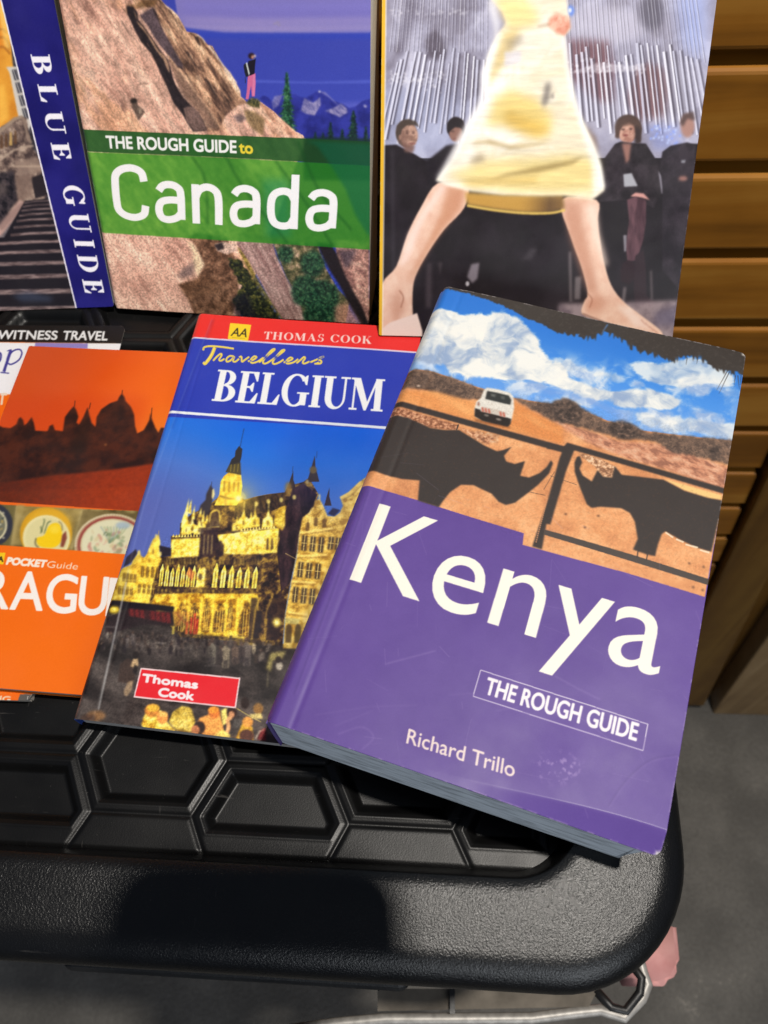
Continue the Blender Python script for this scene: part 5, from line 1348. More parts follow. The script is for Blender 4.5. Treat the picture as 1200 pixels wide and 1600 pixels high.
# right-hand knobs of rock
KN = A.pal(A.noise(2.0, 5, 23, .95, 4), [(.25, (84, 62, 52)), (.42, (150, 112, 88)), (.58, (200, 156, 122)), (.78, (232, 196, 158))])
A.poly([(560, -200), (700, -60), (745, 0)] + ridge[3:] + f98(ridge2[:8]) + f98([(150, 760), (60, 830), (0, 950)]) + [(1080, 940), (1000, 800), (930, 700), (850, 540), (760, 330), (700, 60), (540, 40)], KN, .95, 3)
for k in range(120):
    x, y = rg.uniform(700, 1230), rg.uniform(20, 900); L = rg.uniform(30, 130)
    if y < (x - 730) * 1.05 or y > (x - 600) * 2.0: continue
    A.stroke(spline([(x, y), (x + L * .25, y + L * .5), (x + L * .5, y + L * .9)], 4), rg.uniform(3, 12), rg.choice([(96, 70, 60), (64, 46, 42), (240, 210, 176), (226, 186, 150), (130, 96, 78)]), rg.uniform(.35, .75), 3, True)
A.poly([(500, 30), (560, 40), (600, 0), (720, 0), (700, 40), (560, 70), (490, 100)], (110, 78, 44), .7, 10)
CR = (44, 36, 38)
A.poly([(495, 40), (545, 50), (575, 90), (580, 140), (620, 190), (645, 225), (690, 290), (725, 345), (760, 390), (795, 432), (812, 480), (830, 560), (850, 610), (882, 662), (905, 700), (945, 742), (1000, 800), (1045, 855), (1080, 942), (975, 950), (930, 880), (895, 820), (832, 740), (800, 660), (780, 610), (740, 530), (705, 450), (672, 385), (600, 300), (555, 220), (525, 150), (500, 100)], CR, 1, 3)
A.poly([(590, 112), (640, 78), (686, 52), (705, 80), (722, 130), (742, 180), (765, 225), (800, 290), (850, 380), (900, 462), (905, 500), (860, 480), (815, 420), (780, 380), (735, 325), (690, 260), (650, 190)], (92, 76, 80), 1, 4)
A.poly([(760, 400), (800, 450), (830, 520), (870, 640), (900, 690), (960, 760), (1040, 850), (1075, 930), (1160, 930), (1100, 800), (1000, 680), (900, 540), (820, 440)], (134, 104, 88), .85, 8)
A.poly([(545, 70), (565, 110), (570, 150), (610, 190), (640, 230), (690, 300), (730, 370), (770, 400), (800, 470), (808, 530), (790, 500), (760, 430), (700, 350), (640, 250), (575, 170)], (178, 140, 112), .9, 3)
A.poly([(905, 780), (960, 765), (1020, 810), (1060, 900), (1070, 940), (985, 945), (930, 880)], (118, 94, 86), 1, 6)
for p, wd in (([(1060, 565), (1095, 610), (1120, 660), (1150, 700)], 22), ([(930, 370), (960, 420), (990, 470), (1035, 515)], 14), ([(1000, 265), (1010, 300), (1030, 330)], 34), ([(800, 60), (850, 150), (900, 240)], 12), ([(1080, 420), (1110, 480), (1140, 540)], 12), ([(690, 60), (720, 130), (760, 230)], 16), ([(860, 480), (900, 500), (960, 590), (1020, 690)], 12), ([(460, 150), (500, 220), (545, 280)], 8)):
    A.stroke(spline(p), wd, (54, 42, 40), .85, 3, True)
A.poly([(525, 715), (560, 705), (575, 760), (620, 790), (630, 815), (580, 868), (555, 820), (535, 770)], (92, 76, 66), .9, 4, 5); A.ell(548, 728, 26, 18, (48, 40, 36), .9, 5); A.ell(592, 800, 14, 20, (150, 130, 112), .8, 4); A.ell(476, 780, 16, 36, (140, 104, 90), .7, 6, -.3)
A.stroke(spline([(570, 620), (600, 605), (660, 605)]), 7, (92, 66, 56), .7, 2)
A.stroke(spline([(1090, 330), (1130, 385), (1190, 470), (1240, 540), (1290, 600)]), 12, (240, 222, 204), .8, 3); A.stroke(spline([(1000, 248), (1040, 275), (1064, 310)]), 9, (236, 216, 196), .8, 2); A.stroke(spline([(775, 40), (830, 82), (866, 120)]), 9, (236, 206, 176), .8, 2)
A.view(*V9)
A.poly([(40, 480), (90, 520), (165, 660), (150, 672), (100, 600), (50, 520)], (240, 214, 186), .8, 4)
A.stroke(spline([(100, 740), (200, 742), (290, 770), (380, 850), (480, 960)]), 8, (120, 84, 66), .6, 3)
A.poly([(310, 740), (400, 802), (560, 945), (560, 980), (400, 960), (330, 860), (280, 780)], A.pal(A.noise(1.6, 4, 29, .8, 4), [(.3, (196, 140, 112)), (.7, (240, 196, 164))]), .9, 5)
A.poly([(190, 790), (260, 800), (340, 860), (330, 980), (250, 930), (200, 860)], (112, 92, 56), .75, 8); A.poly([(110, 840), (170, 820), (210, 860), (150, 890)], (84, 74, 80), .7, 8)
# hairline cracks across all the rock
A.view(*V8)
for k in range(150):
    x, y = rg.uniform(-20, 1300), rg.uniform(0, 960); L = rg.uniform(14, 60); an = rg.gauss(1.02, .18)
    if y < (x - 560) * 1.15: continue
    P_ = [(x, y)]
    for q in range(4): P_.append((P_[-1][0] + L / 4 * math.cos(an) + rg.uniform(-3, 3), P_[-1][1] + L / 4 * math.sin(an) + rg.uniform(-3, 3)))
    A.stroke(P_, rg.uniform(1.5, 4), rg.choice([(92, 64, 56), (120, 86, 74), (70, 50, 46)]), rg.uniform(.35, .8), .6, True)
A.detail(slope, .2, .6, 95); A.detail(slope, .2, 1.6, 97, 2, 1.02, 2.5)
A.view(*V9)
# hiker
A.poly([(205, 740), (245, 700), (310, 725), (300, 780), (240, 770)], A.pal(A.noise(.7, 3, 31), [(.3, (46, 52, 30)), (.7, (112, 104, 60))]), .95, 3, 4)
A.poly([(218, 545), (272, 528), (274, 600), (268, 695), (248, 695), (242, 620), (232, 660), (222, 716), (202, 716), (212, 640)], (212, 108, 150), 1, 1); A.stroke([(262, 540), (258, 690)], 8, (236, 160, 196), .7, 2)
A.poly([(214, 470), (222, 440), (262, 430), (276, 420), (270, 470), (266, 532), (228, 548)], (30, 26, 38), 1, 1); A.ell(244, 404, 24, 22, (44, 26, 30), 1, 2); A.ell(252, 412, 10, 13, (206, 150, 130), 1, 2); A.ell(268, 404, 9, 9, (232, 206, 196), 1, 1.5)
A.poly([(186, 470), (200, 455), (214, 470), (224, 550), (204, 556), (192, 520)], (34, 34, 44), 1, 1); A.poly([(203, 455), (212, 450), (232, 530), (224, 545)], (206, 212, 206), .95, 1)
A.stroke([(198, 556), (200, 600)], 4, (34, 34, 44))
# trees at right
for x, y0, y1, wd in ((815, 880, 1150, 66), (980, 795, 1200, 100), (900, 930, 1200, 74), (1070, 910, 1200, 60), (705, 950, 1100, 44), (760, 955, 1120, 50)): conifer(x, y0, y1, wd, A.pal(A.noise(1.0, 4, 37), [(.3, (12, 30, 34)), (.6, (26, 58, 50)), (.85, (52, 88, 66))]))
A.poly([(620, 1000), (760, 985), (1110, 1000), (1110, 1300), (620, 1300)], (22, 44, 44), .9, 10)
# lower picture
A.view(*V10)
A.poly([(40, 40), (395, 60), (440, 120), (470, 195), (455, 235), (400, 250), (360, 270), (400, 330), (440, 400), (100, 380)], ROCK, 1, 3)
A.poly([(395, 90), (430, 110), (470, 190), (445, 248), (425, 200), (420, 140)], (232, 206, 166), .9, 6); A.poly([(355, 240), (385, 205), (430, 180), (420, 235), (380, 245)], (104, 88, 86), .7, 6)
A.poly([(400, 80), (440, 60), (560, 80), (600, 180), (610, 320), (575, 420), (430, 400), (400, 330), (360, 270), (440, 250), (470, 190), (430, 110)], A.pal(A.noise(2.5, 5, 41), [(.3, (84, 58, 42)), (.55, (128, 92, 70)), (.8, (170, 128, 98))]), 1, 4)
A.poly([(440, 240), (520, 250), (540, 300), (470, 320), (400, 330), (370, 280)], (96, 66, 44), .5, 10); A.poly([(510, 108), (548, 98), (590, 110), (600, 135), (560, 150), (520, 135)], (222, 190, 170), .9, 3); A.poly([(508, 112), (540, 100), (550, 125), (525, 135)], (36, 30, 34), .9, 2)
LEAF = A.pal(A.noise(1.1, 4, 43), [(.3, (22, 26, 24)), (.55, (52, 58, 34)), (.8, (104, 98, 48))])
A.poly([(560, 160), (610, 170), (650, 220), (700, 300), (790, 430), (640, 430), (580, 340), (620, 280), (590, 230)], LEAF, 1, 3, 6); A.poly([(580, 330), (640, 300), (680, 400), (600, 420)], (26, 26, 40), .7, 10)
A.stroke(spline([(612, 120), (650, 200), (700, 290), (760, 370), (800, 430)]), 18, A.pal(A.noise(.8, 3, 47), [(.3, (92, 80, 24)), (.7, (150, 136, 56))]), .85, 5)
A.poly([(610, 60), (742, 80), (760, 150), (800, 240), (850, 330), (900, 440), (800, 430), (745, 350), (690, 250), (645, 170), (600, 110)], A.pal(A.noise(2, 4, 49, 1.1, 5), [(.3, (140, 106, 100)), (.7, (186, 152, 142))]), 1, 2)
for k in range(14): A.stroke([(620 + k * 9, 110), (700 + k * 9.5, 250), (805 + k * 6, 430)], 2, rg.choice([(120, 92, 86), (206, 176, 164)]), .5, 1)
A.poly([(742, 90), (930, 110), (960, 200), (1010, 290), (1060, 340), (1040, 450), (890, 450), (850, 330), (800, 240)], A.pal(A.noise(2.2, 5, 51), [(.3, (58, 62, 40)), (.5, (104, 98, 66)), (.7, (160, 138, 108)), (.85, (206, 176, 146))]), 1, 3)
for cx, cy, r_ in ((910, 190, 50), (880, 300, 60), (950, 330, 70), (930, 400, 60), (800, 150, 34), (990, 390, 40)): A.poly(ellipse(cx, cy, r_, r_ * 1.1), A.pal(A.noise(1.0, 4, 53), [(.3, (16, 40, 30)), (.6, (38, 82, 56)), (.85, (84, 116, 76))]), .9, 7, 9)
A.poly([(1000, 90), (1140, 100), (1140, 450), (1100, 400), (1050, 300), (1010, 200)], A.pal(A.noise(2, 4, 55, .5, 2), [(.3, (140, 100, 92)), (.6, (196, 148, 132)), (.85, (226, 186, 164))]), 1, 3)
A.poly([(1010, 130), (1090, 130), (1060, 200), (1040, 210)], (70, 60, 70), .8, 10)
A.poly([(925, 100), (985, 110), (1010, 150), (1040, 230), (1080, 310), (1112, 365), (1140, 440), (1105, 440), (1060, 360), (1020, 280), (975, 210), (945, 150)], (34, 28, 30), 1, 4)
A.poly([(1000, 360), (1050, 350), (1110, 440), (1000, 450)], (196, 140, 116), .8, 8)
A.detail([(0, 0), (1200, 0), (1200, 500), (0, 500)], .3, .6, 99)
# green title bands over the picture
A.view(*V11)
lum = boxblur(A.img.mean(-1), 2)[..., None] / 255.0
def tint(pts, dark, light):
    m = A.mask(pts, 0); c = np.array(dark, np.float32) + (np.array(light, np.float32) - dark) * np.clip(lum, 0, 1); A.all(m, c)
tint([(200, 402), (268, 405), (620, 420), (940, 432), (1240, 446), (1240, 520), (1150, 516), (700, 492), (276, 474), (200, 470)], (16, 56, 24), (66, 112, 54))
tint([(200, 470), (276, 475), (700, 493), (1150, 517), (1240, 521), (1240, 786), (1150, 780), (740, 754), (332, 728), (250, 724)], (14, 96, 22), (124, 182, 70))
A.poly([(955, 440), (990, 455), (1030, 510), (1080, 590), (1110, 670), (1150, 735), (1200, 740), (1200, 450)], (8, 92, 66), .55, 6)
A.poly([(560, 440), (700, 445), (760, 520), (860, 640), (880, 750), (800, 755), (700, 620), (600, 500)], (16, 92, 20), .3, 14)
A.poly([(820, 560), (900, 560), (910, 740), (830, 740)], (20, 130, 110), .35, 12)
for p in ([(700, 480), (770, 600), (900, 760)], [(860, 500), (960, 640), (1040, 770)], [(600, 490), (640, 560), (650, 700)], [(930, 440), (1000, 600), (1100, 720)]): A.stroke(spline(p), 9, (10, 70, 20), .35, 4)
A.text('THE ROUGH GUIDE', (334, 462), (738, 478), (330, 425), (248, 248, 244), .26)
A.text('to', (749, 478), (790, 480), (746, 443), (240, 214, 60), .26)
A.pen('Canada', (360, 684), (1062, 724), (344, 513), (250, 250, 248), .13)
for x, y in ((860, 74), (868, 70), (872, 78)): A.ell(x, y, 6, 4, (150, 140, 170), .7, 1)
A.stroke([(40, 1), (60, 200)], 1, (255, 255, 255), .0)
wear_edges(A, .5, 13, (230, 226, 222), .6); grain(A, 4, 5)
B.cover(A, M_PRINT, gridx(132.5, .23), np.unique(np.concatenate([gridx(198, .9), lattice(0, 150, .23)]).round(4)), lambda X, Y: .28 * np.sin(X * .03 + .3) * np.cos(Y * .03) - 1.4 * np.clip((2.5 - X) / 2.5, 0, 1) ** 2, .45, 1.5, gain=1.2)
M_GREEN = plain_mat('green_card', (.04, .16, .03), .4, .4, 40, .15)
B.block(M_PAGE_CREAM, 1.2, .4, 1.5, 1.2, 0, 1.4); B.back(M_GREEN, 4); B.spine(M_GREEN, 1.8, .6)

# --- the catwalk cover
B = Book('book', 'tall yellow-spined book with a catwalk photo of a striding woman in a cream skirt', 'book',
         atz(592, 524, RIM_Z + .0012), rad(-8.0), 41.0, 135.5, 206, 9)
A = Art(135.5, 206, 5.0, B.quad(), (34, 28, 32))
V12 = (590, 0, 3.0769); V13 = (840, 0, 3.0769)
A.view(*V12)
g13 = lambda pts: [(x + 769.2, y) for x, y in pts]
bgc = A.pal(A.warp(12, 5, 3, 6), [(.2, (120, 114, 130)), (.45, (150, 146, 166)), (.6, (168, 166, 188)), (.8, (196, 194, 214))])
A.poly([(-300, -1200), (2200, -1200), (2200, 760), (-300, 760)], bgc)
A.poly([(0, 420), (430, 420), (430, 760), (0, 760)], (160, 170, 206), .45, 50)
A.poly([(-100, -300), (540, -300), (540, 20), (240, 60), (-100, 30)], (116, 110, 128), .3, 40)
A.poly([(225, 190), (280, 130), (330, 220), (320, 290), (240, 285)], (70, 60, 72), .75, 14); A.poly([(130, 0), (200, 0), (130, 260), (90, 260)], (84, 76, 92), .5, 16)
A.poly(g13(ellipse(330, 120, 200, 90)), (196, 192, 210), .7, 24); A.poly(g13(ellipse(300, 520, 130, 110)), (176, 172, 190), .7, 30)
A.poly(g13([(140, 190), (340, 200), (370, 330), (360, 500), (280, 480), (160, 380)]), (108, 66, 72), .75, 20)
A.poly(g13([(470, 330), (540, 300), (610, 340), (640, 440), (610, 560), (480, 580), (430, 480)]), (116, 78, 80), .8, 20)
A.poly(g13(ellipse(548, 60, 62, 86)), (84, 80, 96), .8, 16); A.poly(g13([(660, -40), (820, -60), (800, 300), (700, 220)]), (160, 176, 232), .7, 40)
A.poly(g13([(620, 180), (700, 330), (760, 560), (620, 560)]), (150, 146, 160), .6, 30)
# tinsel rods
rg = random.Random(8)
def rod(x0, y0, x1, y1, wd, a):
    A.stroke([(x0 + wd, y0), (x1 + wd, y1)], wd, (58, 52, 66), a * .8, 1); A.stroke([(x0, y0), (x1, y1)], wd, rg.choice([(240, 240, 252), (222, 222, 240), (206, 206, 226)]), a, .6)
for k in range(26):
    x = 20 + k * 20 + rg.uniform(-6, 6); f = 1 - (x - 20) / 520.0
    rod(x + 95 * f * .9, -200, x + 40 * f, 250, 4, .4)
for k in range(19):
    x = 22 + k * 26 + rg.uniform(-7, 7); f = 1 - (x - 20) / 520.0
    rod(x + 62 * f + 12, 250 + rg.uniform(-20, 60), x - 8 * f, 560 + rg.uniform(20, 150), rg.uniform(6, 11), .85)
for k in range(34):
    x = 900 + k * 21 + rg.uniform(-6, 6); f = (x - 900) / 680.0
    rod(x - 30 - 60 * f, -200, x - 6 - 14 * f, 300, 4, .45)
for k in range(24):
    x = 925 + k * 27 + rg.uniform(-6, 6); f = (x - 900) / 680.0
    rod(x - 16 * f, 240 + rg.uniform(-40, 60), x + 26 + 16 * f, 560 + rg.uniform(0, 90), rg.uniform(6, 12), .85)
for k in range(90): A.ell(rg.uniform(30, 330), 385 + rg.gauss(0, 22), rg.uniform(2, 6), rg.uniform(2, 4), (244, 242, 250), .8, 1)
for k in range(40): A.ell(rg.uniform(60, 440), 60 + rg.gauss(0, 10), rg.uniform(2, 7), rg.uniform(2, 3), (236, 234, 244), .7, 1)
for k in range(90): A.poly(g13(ellipse(rg.uniform(130, 520), 330 + rg.gauss(0, 24), rg.uniform(2, 7), rg.uniform(2, 4))), (246, 244, 250), .8, 1)
A.poly(g13([(290, 300), (520, 325), (520, 340), (150, 352)]), (226, 222, 232), .4, 3)
for k in range(30): A.poly(g13(ellipse(rg.uniform(540, 690), 650 + rg.gauss(0, 26), 6, 6)), rg.choice([(220, 232, 255), (150, 170, 240)]), .85, 3)
A.poly(g13([(520, 600), (690, 600), (690, 720), (560, 720)]), (120, 140, 220), .35, 20)
A.poly(g13(ellipse(158, 52, 18, 26)), (90, 130, 226), .9, 6); A.poly(g13(ellipse(156, 50, 8, 12)), (236, 242, 255), .9, 3)
# audience and the dark under the seats
A.poly([(-300, 720), (90, 695), (180, 742), (240, 780), (330, 720), (700, 720)] + g13([(200, 700), (300, 790), (400, 690), (520, 690), (590, 800), (720, 690), (1100, 700), (1100, 2200)]) + [(-300, 2200)], A.pal(A.noise(10, 4, 9), [(.3, (30, 24, 28)), (.7, (39, 32, 38))]), 1, 4)
A.poly([(60, 715), (82, 720), (84, 1300), (66, 1300)], (80, 76, 84), .25, 5)
SK = A.pal(A.noise(2, 3, 11), [(.3, (146, 112, 98)), (.7, (196, 156, 138))])
A.ell(138, 642, 50, 66, (92, 74, 66), 1, 3); A.ell(152, 652, 42, 56, SK, 1, 4); A.ell(128, 670, 20, 34, (120, 88, 78), .6, 8); A.poly([(88, 640), (92, 604), (112, 582), (150, 572), (186, 584), (200, 612), (176, 600), (140, 604), (116, 622), (106, 668), (94, 668)], (74, 62, 56), .95, 3); A.ell(108, 660, 7, 13, (156, 118, 104), .9, 2); A.stroke([(158, 648), (166, 668), (160, 672)], 4, (120, 86, 76), .7, 1); A.stroke([(134, 632), (150, 630)], 4, (64, 46, 42), .7, 1); A.stroke([(166, 632), (180, 632)], 4, (64, 46, 42), .7, 1); A.ell(166, 690, 18, 5, (110, 62, 62), .7, 3); A.ell(172, 640, 7, 4, (60, 40, 38), .8, 2); A.ell(142, 640, 7, 4, (60, 40, 38), .8, 2)
A.poly([(120, 690), (180, 700), (170, 735), (130, 730)], (120, 88, 80), .9, 6)
A.ell(376, 614, 44, 52, (40, 32, 34), 1, 3); A.ell(376, 642, 32, 40, (142, 104, 92), 1, 4); A.poly([(336, 640), (338, 592), (370, 566), (412, 580), (412, 616), (372, 612), (350, 630)], (36, 28, 32), 1, 3); A.stroke([(352, 632), (370, 632)], 4, (52, 36, 34), .8, 1); A.ell(372, 668, 9, 4, (110, 62, 58), .7, 1.5); A.poly([(230, 780), (330, 700), (390, 690), (380, 900), (250, 900)], (34, 28, 34), 1, 6)
G = lambda pts, *a_: A.poly(g13(pts), *a_)
G(ellipse(436, 612, 66, 62), (78, 62, 58), 1, 4); G([(372, 620), (384, 570), (350, 640), (350, 680), (384, 676)], (206, 204, 216), .5, 8); G(ellipse(432, 636, 44, 54), A.pal(A.noise(2, 3, 12), [(.3, (166, 118, 104)), (.7, (206, 162, 144))]), 1, 4)
G([(372, 660), (376, 610), (392, 576), (436, 556), (482, 576), (500, 620), (496, 680), (476, 690), (474, 640), (462, 604), (440, 596), (410, 606), (396, 630), (390, 668)], (84, 64, 58), .97, 3); G([(398, 606), (440, 588), (470, 606), (450, 602), (420, 608)], (126, 98, 86), .6, 3); G(ellipse(424, 650, 14, 5), (120, 60, 58), .9, 2); G(ellipse(410, 622, 8, 4), (52, 36, 36), .9, 2); G(ellipse(448, 620, 8, 4), (52, 36, 36), .9, 2); G([(470, 600), (498, 620), (496, 690), (466, 690)], (58, 46, 46), .95, 5); G(ellipse(430, 634, 5, 9), (190, 136, 120), .8, 3)
G([(300, 790), (372, 692), (400, 680), (470, 690), (520, 694), (580, 790), (592, 930), (560, 1000), (470, 960), (300, 970)], A.pal(A.noise(6, 4, 13), [(.3, (34, 28, 32)), (.7, (58, 50, 56))]), 1, 4)
G([(405, 690), (450, 690), (440, 770), (425, 786)], (150, 108, 98), 1, 5); G([(412, 838), (452, 832), (482, 895), (416, 898)], (168, 168, 176), 1, 3); G([(446, 944), (470, 926), (510, 930), (540, 962), (500, 950)], (206, 150, 142), 1, 4)
G([(430, 960), (470, 945), (522, 962), (522, 1060), (510, 1150), (478, 1250), (432, 1262), (424, 1180), (440, 1060)], A.pal(A.noise(3, 3, 14, 1.4, 3), [(.3, (70, 46, 54)), (.7, (104, 72, 80))]), 1, 4)
G([(398, 1300), (410, 1262), (440, 1250), (468, 1268), (474, 1330), (440, 1368), (400, 1350)], (44, 28, 34), 1, 3); G([(470, 1230), (510, 1200), (522, 1300), (524, 1420), (562, 1452), (556, 1475), (470, 1470), (462, 1380)], (48, 34, 40), 1, 4)
G([(412, 1130), (428, 1130), (426, 1210), (416, 1210)], (170, 166, 176), .7, 4); G([(580, 820), (600, 850), (608, 930), (596, 930)], (180, 176, 190), .7, 4)
G([(590, 800), (600, 730), (640, 700), (720, 684), (760, 700), (740, 1460), (600, 1300), (600, 900)], A.pal(A.noise(6, 4, 15), [(.3, (34, 28, 34)), (.7, (56, 48, 56))]), .95, 4)
G(ellipse(722, 605, 34, 56), (170, 130, 120), 1, 5); G([(684, 590), (700, 548), (750, 536), (760, 580), (720, 570), (700, 610)], (88, 70, 68), .95, 5); G([(690, 770), (712, 768), (710, 784), (692, 784)], (150, 150, 160), .8, 3); G(ellipse(700, 858, 22, 12), (176, 124, 112), .8, 5)
G([(140, 700), (220, 596), (280, 660), (290, 720), (240, 800)], (120, 92, 74), .8, 12)
G([(100, 1460), (800, 1440), (800, 2000), (100, 2000)], A.pal(A.noise(5, 3, 17), [(.3, (120, 104, 112)), (.7, (164, 146, 150))]), .9, 10)
G([(560, 1500), (700, 1470), (700, 1560), (560, 1570)], (92, 86, 110), .6, 16)
for x0, y0, x1, y1, w_ in ((155, 1210, 160, 1450, 12), (195, 1330, 190, 1440, 30), (545, 1300, 550, 1440, 8), (420, 1380, 410, 1460, 14)): G([(x0 - w_ / 2, y0), (x0 + w_ / 2, y0), (x1 + w_ / 2, y1), (x1 - w_ / 2, y1)], (170, 158, 158), .55, 5)
A.poly([(430, 1330), (450, 1270), (490, 1262), (480, 1340), (455, 1362)], (150, 140, 150), .8, 5); A.ell(432, 1364, 9, 12, (206, 200, 206), .9, 3); A.poly([(690, 1250), (740, 1190), (770, 1200), (740, 1250)], (70, 64, 70), .7, 10)
A.poly([(235, 1270), (260, 1260), (260, 1480), (230, 1480)], (96, 84, 90), .5, 8); A.poly([(290, 1260), (312, 1262), (300, 1330)], (90, 80, 84), .5, 6)
# legs of the walker
LEG = A.pal(A.noise(4, 3, 19) , [(.2, (230, 184, 160)), (.8, (240, 204, 182))])
A.poly(spline([(290, 880), (430, 895), (416, 1000), (320, 1104), (240, 1220), (182, 1330), (168, 1420), (170, 1520), (180, 1700), (20, 1700), (10, 1560), (20, 1370), (90, 1280), (142, 1130), (206, 1000)], 4, True), LEG, 1, 3.5)
A.poly([(340, 900), (420, 900), (400, 1000), (320, 1100), (240, 1210), (180, 1320), (150, 1340), (220, 1200), (290, 1060)], (196, 132, 98), .7, 16); A.poly([(300, 890), (330, 900), (220, 1060), (150, 1250), (100, 1290), (150, 1120)], (250, 226, 216), .7, 12)
A.poly([(60, 1430), (110, 1400), (130, 1500), (80, 1560)], (190, 130, 106), .5, 16); A.poly([(10, 1590), (60, 1550), (190, 1505), (215, 1590), (215, 1720), (10, 1720)], (238, 214, 202), 1, 4)
G(spline([(112, 960), (284, 962), (290, 1050), (296, 1120), (318, 1250), (354, 1370), (416, 1452), (500, 1518), (600, 1600), (560, 1640), (440, 1592), (330, 1552), (216, 1512), (224, 1450), (240, 1410), (212, 1290), (162, 1150)], 4, True), LEG, 1, 3.5)
G([(120, 960), (200, 970), (220, 1080), (260, 1250), (290, 1400), (240, 1400), (200, 1280), (150, 1130)], (190, 130, 104), .65, 18); G([(230, 990), (285, 980), (300, 1120), (340, 1270), (320, 1290), (270, 1150)], (252, 230, 214), .7, 14); G([(230, 1440), (290, 1420), (340, 1450), (300, 1500), (230, 1500)], (196, 130, 104), .5, 16); G([(380, 1470), (450, 1480), (560, 1590), (470, 1570)], (250, 230, 220), .6, 12)
for q in range(4): G([(500 + q * 20, 1536 + q * 16), (520 + q * 20, 1560 + q * 14), (517 + q * 20, 1562 + q * 14), (496 + q * 20, 1538 + q * 16)], (176, 112, 90), .6, 1.5)
A.stroke(g13(spline([(216, 1508), (330, 1552), (440, 1592), (560, 1636)])), 7, (120, 84, 76), .7, 3); A.stroke(g13(spline([(240, 1410), (262, 1440), (250, 1480)])), 6, (170, 108, 86), .7, 3)
A.stroke(spline([(104, 1395), (124, 1430), (112, 1480)]), 7, (160, 104, 84), .7, 3)
# skirt blurred by the stride
SKIRT = [(500, -1000), (545, 0), (600, 60), (618, 110), (572, 170), (530, 260), (510, 340), (516, 480), (440, 590), (400, 680), (350, 770), (278, 868), (330, 892), (450, 920), (600, 938), (769, 942)] + g13([(120, 940), (262, 962), (322, 915), (302, 800), (270, 700), (226, 600), (196, 540), (170, 430), (140, 300), (128, 175), (158, 140), (140, 0), (120, -1000)])
A.poly([(420, 925), (600, 935), (769, 935)] + g13([(120, 930), (130, 1005), (60, 1022), (0, 1024)]) + [(700, 1022), (560, 1006), (430, 985)], A.pal(sstep(60, 90, A.X), [(0, (196, 150, 72)), (.5, (110, 82, 52)), (1, (150, 112, 58))]), 1, 8)
A.stroke(spline([(430, 988), (560, 1010), (700, 1024), (830, 1024), (900, 1010)]), 12, (232, 196, 100), .9, 4)
A.poly(SKIRT, A.pal(A.warp(16, 4, 23, 8), [(.3, (236, 224, 196)), (.55, (246, 240, 226)), (.8, (252, 250, 244))]), 1, 6)
YL2 = (230, 196, 96)
for p, c_, a_, b_ in (([(560, 470), (640, 430), (769, 480), (840, 560), (830, 640), (769, 660), (620, 600), (520, 610)], (236, 206, 116), .8, 24), ([(620, 520), (700, 560), (800, 600), (831, 640), (769, 662), (690, 640), (600, 600)], (206, 160, 60), .55, 24), ([(330, 840), (500, 770), (700, 760), (900, 740), (1060, 760), (1050, 930), (769, 930), (450, 905)], (238, 212, 130), .75, 26), ([(560, -20), (700, -20), (769, 60), (769, 120), (640, 150), (600, 80)], (240, 214, 130), .7, 22), ([(600, 160), (680, 140), (640, 260), (560, 380), (520, 420)], (214, 180, 96), .6, 18)):
    A.poly(p, c_, a_, b_)
A.poly([(620, 200), (690, 160), (700, 200), (650, 240), (610, 240)], (140, 124, 104), .5, 16); A.poly([(610, 250), (690, 246), (690, 300), (610, 320)], (226, 220, 226), .8, 8)
A.poly([(440, 690), (520, 690), (640, 716), (769, 700), (850, 664), (769, 690), (640, 700), (540, 672), (470, 680)], (150, 120, 62), .6, 10); A.poly([(440, 770), (500, 740), (520, 770), (460, 785)], (130, 110, 86), .6, 14)
A.poly([(500, 880), (640, 845), (769, 830), (940, 790), (990, 752), (930, 770), (769, 800), (620, 835)], (130, 106, 60), .6, 10)
A.poly([(400, 870), (600, 850), (769, 850), (769, 880), (600, 890), (430, 895)], (206, 170, 90), .5, 14)
G([(20, 500), (40, 400), (62, 396), (58, 470), (30, 520)], (96, 88, 90), .75, 12); G([(60, 460), (80, 440), (76, 480)], (110, 100, 100), .6, 5)
A.poly([(500, 340), (540, 320), (520, 500), (430, 640), (360, 760), (300, 850), (340, 760), (420, 600), (500, 480)], (250, 248, 250), .7, 12)
G([(200, 560), (250, 680), (300, 800), (318, 905), (270, 950), (260, 800), (220, 660)], (252, 250, 246), .7, 14)
for sd, an_, amt in ((101, .05, .07), (103, -.12, .05)):
    mS = A.mask(SKIRT, 10) * amt; A.img *= (1 + (A.noise(1.5, 4, sd, an_, 9) - .5) * 2.2 * mS)[..., None]
A.stroke(spline([(545, 0), (572, 170), (516, 340), (500, 480), (400, 680), (290, 860)]), 26, (255, 253, 250), .6, 12)
G(spline([(128, 175), (170, 430), (226, 600), (270, 700), (302, 800), (322, 915)]), (255, 254, 250), .0, 4)
A.stroke(np.array(g13(spline([(124, 175), (164, 430), (216, 600), (264, 700), (296, 800), (312, 905)]))), 24, (255, 253, 248), .7, 10)
# hand
G([(50, 90), (90, 60), (150, 80), (158, 130), (130, 172), (90, 160), (50, 125)], A.pal(A.noise(3, 3, 29), [(.3, (214, 136, 112)), (.7, (240, 186, 162))]), 1, 8); G([(0, 122), (60, 112), (60, 124), (0, 134)], (170, 140, 110), .6, 5)
